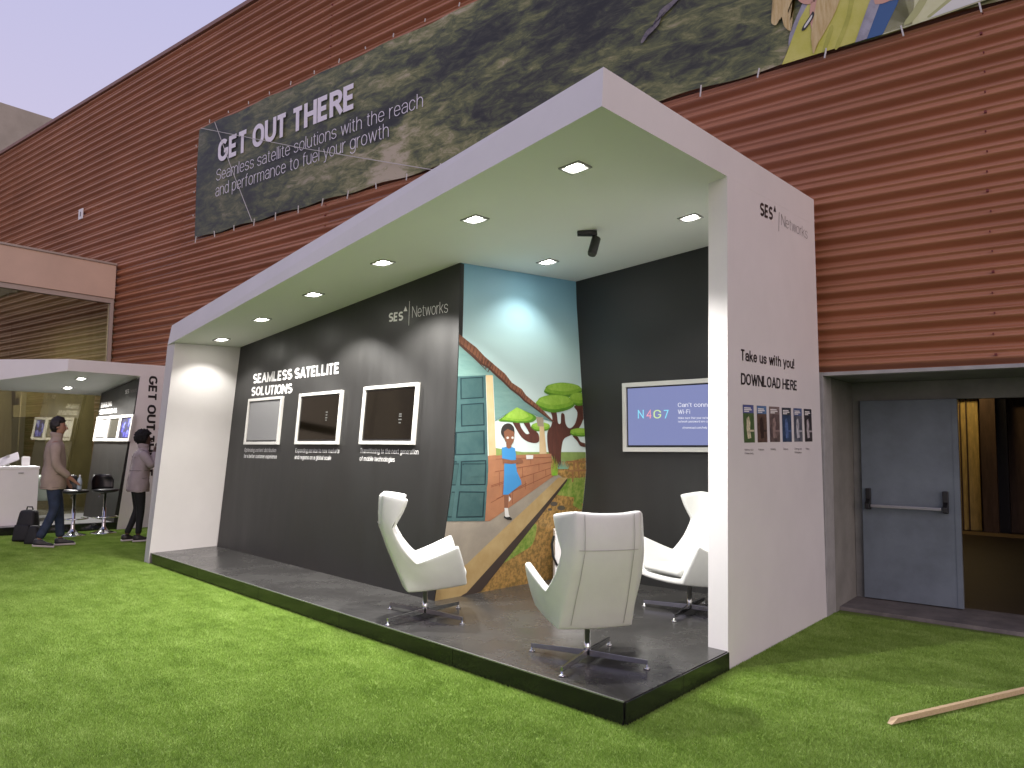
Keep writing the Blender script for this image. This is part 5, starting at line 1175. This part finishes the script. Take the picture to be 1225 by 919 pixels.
    for i in range(len(rings)-1):
        for k in range(20): bm.faces.new([rings[i][k], rings[i][(k+1) % 20], rings[i+1][(k+1) % 20], rings[i+1][k]])
    bm.faces.new(rings[0]); bm.faces.new(rings[-1])
    for s in ('l', 'r'):
        sh, el, wr = P[s+'sh'], P[s+'el'], P[s+'wr']
        tube(bm, [sh+V(0, 0, .02)-(sh-P['ch'])*.25, sh-V(0, 0, .02), sh.lerp(el, .5), el, el.lerp(wr, .3), el.lerp(wr, .6), wr-(wr-el)*.04], [.075, .078, .068, .062, .058, .052, .046], 14)
    jk = obj('jacket', bm, cloth['top'], t, smooth=True, local=True)
    ss = jk.modifiers.new('ss', 'SUBSURF'); ss.levels = 1; ss.render_levels = 1
    dt = bpy.data.textures.new('folds', 'CLOUDS'); dt.noise_scale = .10; dt.noise_depth = 2
    dm = jk.modifiers.new('d', 'DISPLACE'); dm.texture = dt; dm.strength = .03; dm.mid_level = .5; apply_mods(jk)
    for p in jk.data.polygons: p.use_smooth = True
    def jline(pts, r=.0035):
        b = B(); tube(b, pts, r, 6); obj('jacket_seam', b, cloth['seam'], t, local=True)
    jline([P['nb']+V(0, -.09, -.03), P['ch']+V(0, -.132, 0), P['ab']+V(0, -.140, 0), P['pel']+V(0, -.158, 0), P['pel']+V(0, -.165, -hem+.01)])
    for s_ in (-1, 1):
        x_ = s_*.15; jline([P['pel']+V(x_-.05, .142, .03), P['pel']+V(x_+.0, .125, .035)]); jline([V(s_*.205, .02, P['pel'].z+.04), V(s_*.200, .09, P['pel'].z+.05)])
    jline([P['pel']+V(.203*math.cos(a), .162*math.sin(a), -hem+.03) for a in [2*math.pi*k/20 for k in range(21)]], .0028)
    bm = B(); n0 = P['nk']; rg = []
    for rr_, zz in ((.074, -.03), (.080, .005), (.078, .04), (.070, .035), (.068, 0)): rg.append([bm.verts.new(n0+V(math.cos(a)*rr_, math.sin(a)*rr_*1.02-.006, zz-.012*math.sin(a))) for a in [2*math.pi*k/18 for k in range(18)]])
    for i_ in range(4):
        for k in range(18): bm.faces.new([rg[i_][k], rg[i_][(k+1) % 18], rg[i_+1][(k+1) % 18], rg[i_+1][k]])
    obj('collar', bm, cloth['top'], t, smooth=True, local=True)
    if cloth.get('yoke'): jline([P['ab']+V(.19*math.cos(a), .142*math.sin(a), .01) for a in [2*math.pi*k/20 for k in range(21)]], .006)
    if cloth.get('yoke'):
        bm = B(); fb = -P['face']; c = P['ch']+fb*.118; obox(bm, c, V(1, 0, 0), fb, V(0, 0, 1), .12, .006, .012, .004); obj('back_strap', bm, cloth['top'], t, local=True)
    for s in ('l', 'r'):
        a = P[s+'an']; d = P.get(s+'ft', P['face']).normalized(); e = V(-d.y, d.x, 0); e.normalize(); up = e.cross(-d) if e.cross(-d).z > 0 else e.cross(d)
        base = a-V(0, 0, .085)
        bm = B(); sole = []
        q4 = lambda y, w, z: [base+d*y-e*w+up*z, base+d*y+e*w+up*z]
        A0 = q4(-.075, .032, .0); A1 = q4(.19, .036, .0)
        hexa(bm, [A0[0], A0[1], A1[1], A1[0]], [p+up*.025 for p in (A0[0], A0[1], A1[1], A1[0])], .006); obj('shoe_sole', bm, cloth['sole'], t, smooth=False, local=True)
        bm = B(); T0 = q4(-.07, .034, .026); T1 = q4(.185, .034, .026); U0 = q4(-.065, .030, .10); U1 = q4(.04, .026, .095); W1 = q4(.17, .028, .05)
        hexa(bm, [T0[0], T0[1], T1[1], T1[0]], [U0[0], U0[1], W1[1], W1[0]], .0)
        bmesh.ops.subdivide_edges(bm, edges=bm.edges[:], cuts=2, use_grid_fill=True)
        for v in bm.verts:
            yy = (v.co-base).dot(d)
            if (v.co-base).dot(up) > .055 and -.03 < yy < .05: v.co += up*.012
        bmesh.ops.bevel(bm, geom=[e_ for e_ in bm.edges if e_.calc_face_angle(0) > .6], offset=.008, segments=2, affect='EDGES')
        obj('shoe', bm, cloth['shoe'], t, smooth=True, local=True)
    return t
# walking man, face = local +y
man_cl = dict(seam=mat('man_seam', (.16, .12, .09), .9), skin=mat('man_skin', (.33, .17, .11), .5), lip=mat('man_lip', (.25, .09, .07), .5), hair=mat('man_hair', (.012, .009, .008), .6, bump=.5, bscale=90), top=mat('beige_jacket', (.33, .26, .21), .85, var=.08, vscale=8, bump=.35, bscale=40), leg=mat('blue_jeans', (.018, .030, .060), .8, var=.3, vscale=14, bump=.2, bscale=90), shoe=mat('dark_shoe', (.02, .02, .024), .5), sole=mat('pale_sole', (.42, .38, .36), .6), th=.090, knr=.070, cf=.062, cuff=.062, hem=.17)
fy = V(0, 1, 0)
pose_m = dict(pel=V(0, 0, .98), ab=V(0, .01, 1.14), ch=V(0, .0, 1.36), nb=V(0, -.005, 1.50), nk=V(0, .015, 1.56), jaw=V(.015, .05, 1.62), hd=V(.01, .04, 1.69), look=V(.35, 1, -.12), face=fy,
              lsh=V(-.175, 0, 1.43), lel=V(-.23, .04, 1.15), lwr=V(-.20, .16, .93), rsh=V(.175, 0, 1.43), rel=V(.23, .0, 1.15), rwr=V(.19, .19, .97), lpalm=V(0, 0, 1), rpalm=V(0, -.5, .8).normalized(),
              lhp=V(-.095, 0, .93), rhp=V(.095, 0, .93), rkn=V(.10, .03, .52), ran=V(.10, -.14, .115), lkn=V(-.10, .09, .53), lan=V(-.10, .13, .095), lft=fy, rft=V(0, 1, -.12))
mp0 = (gnd(45, 657)+gnd(73, 654.5))/2
face_dir = V(cr.x, cr.y, 0).normalized(); ang = math.atan2(face_dir.y, face_dir.x)
person('man in a beige jacket and dark blue jeans walking right past the counter', (mp0.x, mp0.y, 0.01), ang-math.pi/2+R(34), pose_m, man_cl, 'short', H=1.005)
wom_cl = dict(seam=mat('woman_seam', (.17, .14, .14), .9), skin=mat('woman_skin', (.085, .045, .03), .5), lip=mat('woman_lip', (.08, .03, .03), .5), hair=mat('woman_hair', (.008, .007, .007), .9, bump=1, bscale=120), top=mat('grey_jacket', (.34, .29, .29), .85, var=.08, vscale=8, bump=.35, bscale=40), leg=mat('black_trousers', (.006, .006, .008), .8), shoe=mat('black_shoe', (.015, .012, .012), .5), sole=mat('white_sole', (.55, .50, .50), .6), th=.088, knr=.064, cf=.052, cuff=.048, hem=.17, yoke=True, bw=1.02)
pose_w = dict(pel=V(0, 0, .95), ab=V(0, .01, 1.10), ch=V(0, .03, 1.32), nb=V(0, .03, 1.44), nk=V(0, .05, 1.49), jaw=V(0, .08, 1.53), hd=V(0, .07, 1.60), look=V(.1, 1, -.2), face=fy,
              lsh=V(-.16, .02, 1.38), lel=V(-.24, .10, 1.14), lwr=V(-.12, .27, 1.22), rsh=V(.16, .02, 1.38), rel=V(.24, .16, 1.16), rwr=V(.07, .20, 1.42), lpalm=V(1, 0, .3).normalized(), rpalm=V(-1, 0, .3).normalized(),
              lhp=V(-.09, 0, .90), rhp=V(.09, 0, .90), rkn=V(.08, .04, .50), ran=V(.07, .02, .095), lkn=V(-.08, .02, .50), lan=V(-.09, -.12, .095), lft=V(-.2, 1, 0), rft=fy)
wp0 = gnd(162, 649)
person('woman in grey jacket and black trousers, back turned, by the large booth edge', (wp0.x, wp0.y, 0.01), ang-math.pi/2+R(35), pose_w, wom_cl, 'afro', H=.955)
# backpack on the turf
bp_ = gnd(31, 648)
t = thing('backpack', 'black rucksack standing on the turf behind the walking man', 'backpack', bp_, rz=ang)
mb = mat('black_nylon', (.010, .010, .012), .7, bump=.3, bscale=60)
bm = B(); hexa(bm, [V(-.17, -.11, 0), V(.17, -.11, 0), V(.17, .11, 0), V(-.17, .11, 0)], [V(-.09, -.06, .47), V(.13, -.06, .47), V(.13, .08, .47), V(-.09, .08, .47)], .05)
obj('bag_body', bm, mb, t, smooth=True, local=True)
bm = B(); hexa(bm, [V(-.12, -.16, .03), V(.13, -.16, .03), V(.13, -.10, .03), V(-.12, -.10, .03)], [V(-.10, -.14, .26), V(.11, -.14, .26), V(.11, -.09, .26), V(-.10, -.09, .26)], .02); obj('front_pocket', bm, mb, t, smooth=True, local=True)
bm = B(); tube(bm, [V(-.03, .02, .46), V(-.02, .02, .51), V(.05, .02, .51), V(.07, .02, .46)], .011, 8); obj('handle', bm, mb, t, local=True)
bm = B(); hexa(bm, [V(.14, -.14, 0), V(.36, -.14, 0), V(.36, .04, 0), V(.14, .04, 0)], [V(.19, -.10, .27), V(.31, -.10, .27), V(.31, .0, .27), V(.19, .0, .27)], .04); b2g = obj('handbag', bm, mb, None, smooth=True)
b2g.location = (bp_.x, bp_.y-.0, 0); b2g.rotation_euler = (0, 0, ang); b2g.location = gnd(40, 651); tag(b2g, 'small black bag on the turf between the rucksack and the walking man', 'bag')
# wooden batten on the turf
w0 = gnd(1064, 869); w1 = gnd(1225, 831); dd = (w1-w0); w1 = w0+dd*1.35; d_ = dd.normalized(); e_ = V(-d_.y, d_.x, 0)
bm = B(); z0, z1 = .012, .042
hexa(bm, [w0+V(0, 0, z0)-e_*.014, w1+V(0, 0, z0)-e_*.014, w1+V(0, 0, z0)+e_*.014, w0+V(0, 0, z0)+e_*.014], [w0+d_*.06+V(0, 0, z1)-e_*.014, w1+V(0, 0, z1)-e_*.014, w1+V(0, 0, z1)+e_*.014, w0+d_*.03+V(0, 0, z1)+e_*.014], .002)
tag(obj('wooden_batten', bm, M['wood']), 'pale bare wooden batten lying on the turf at the right', 'batten')
# ------------------------------------------------------------------ render
sc.render.engine = 'CYCLES'; sc.cycles.max_bounces = 8; sc.cycles.diffuse_bounces = 5; sc.cycles.transparent_max_bounces = 8; sc.cycles.caustics_reflective = False; sc.cycles.sample_clamp_indirect = 4.0
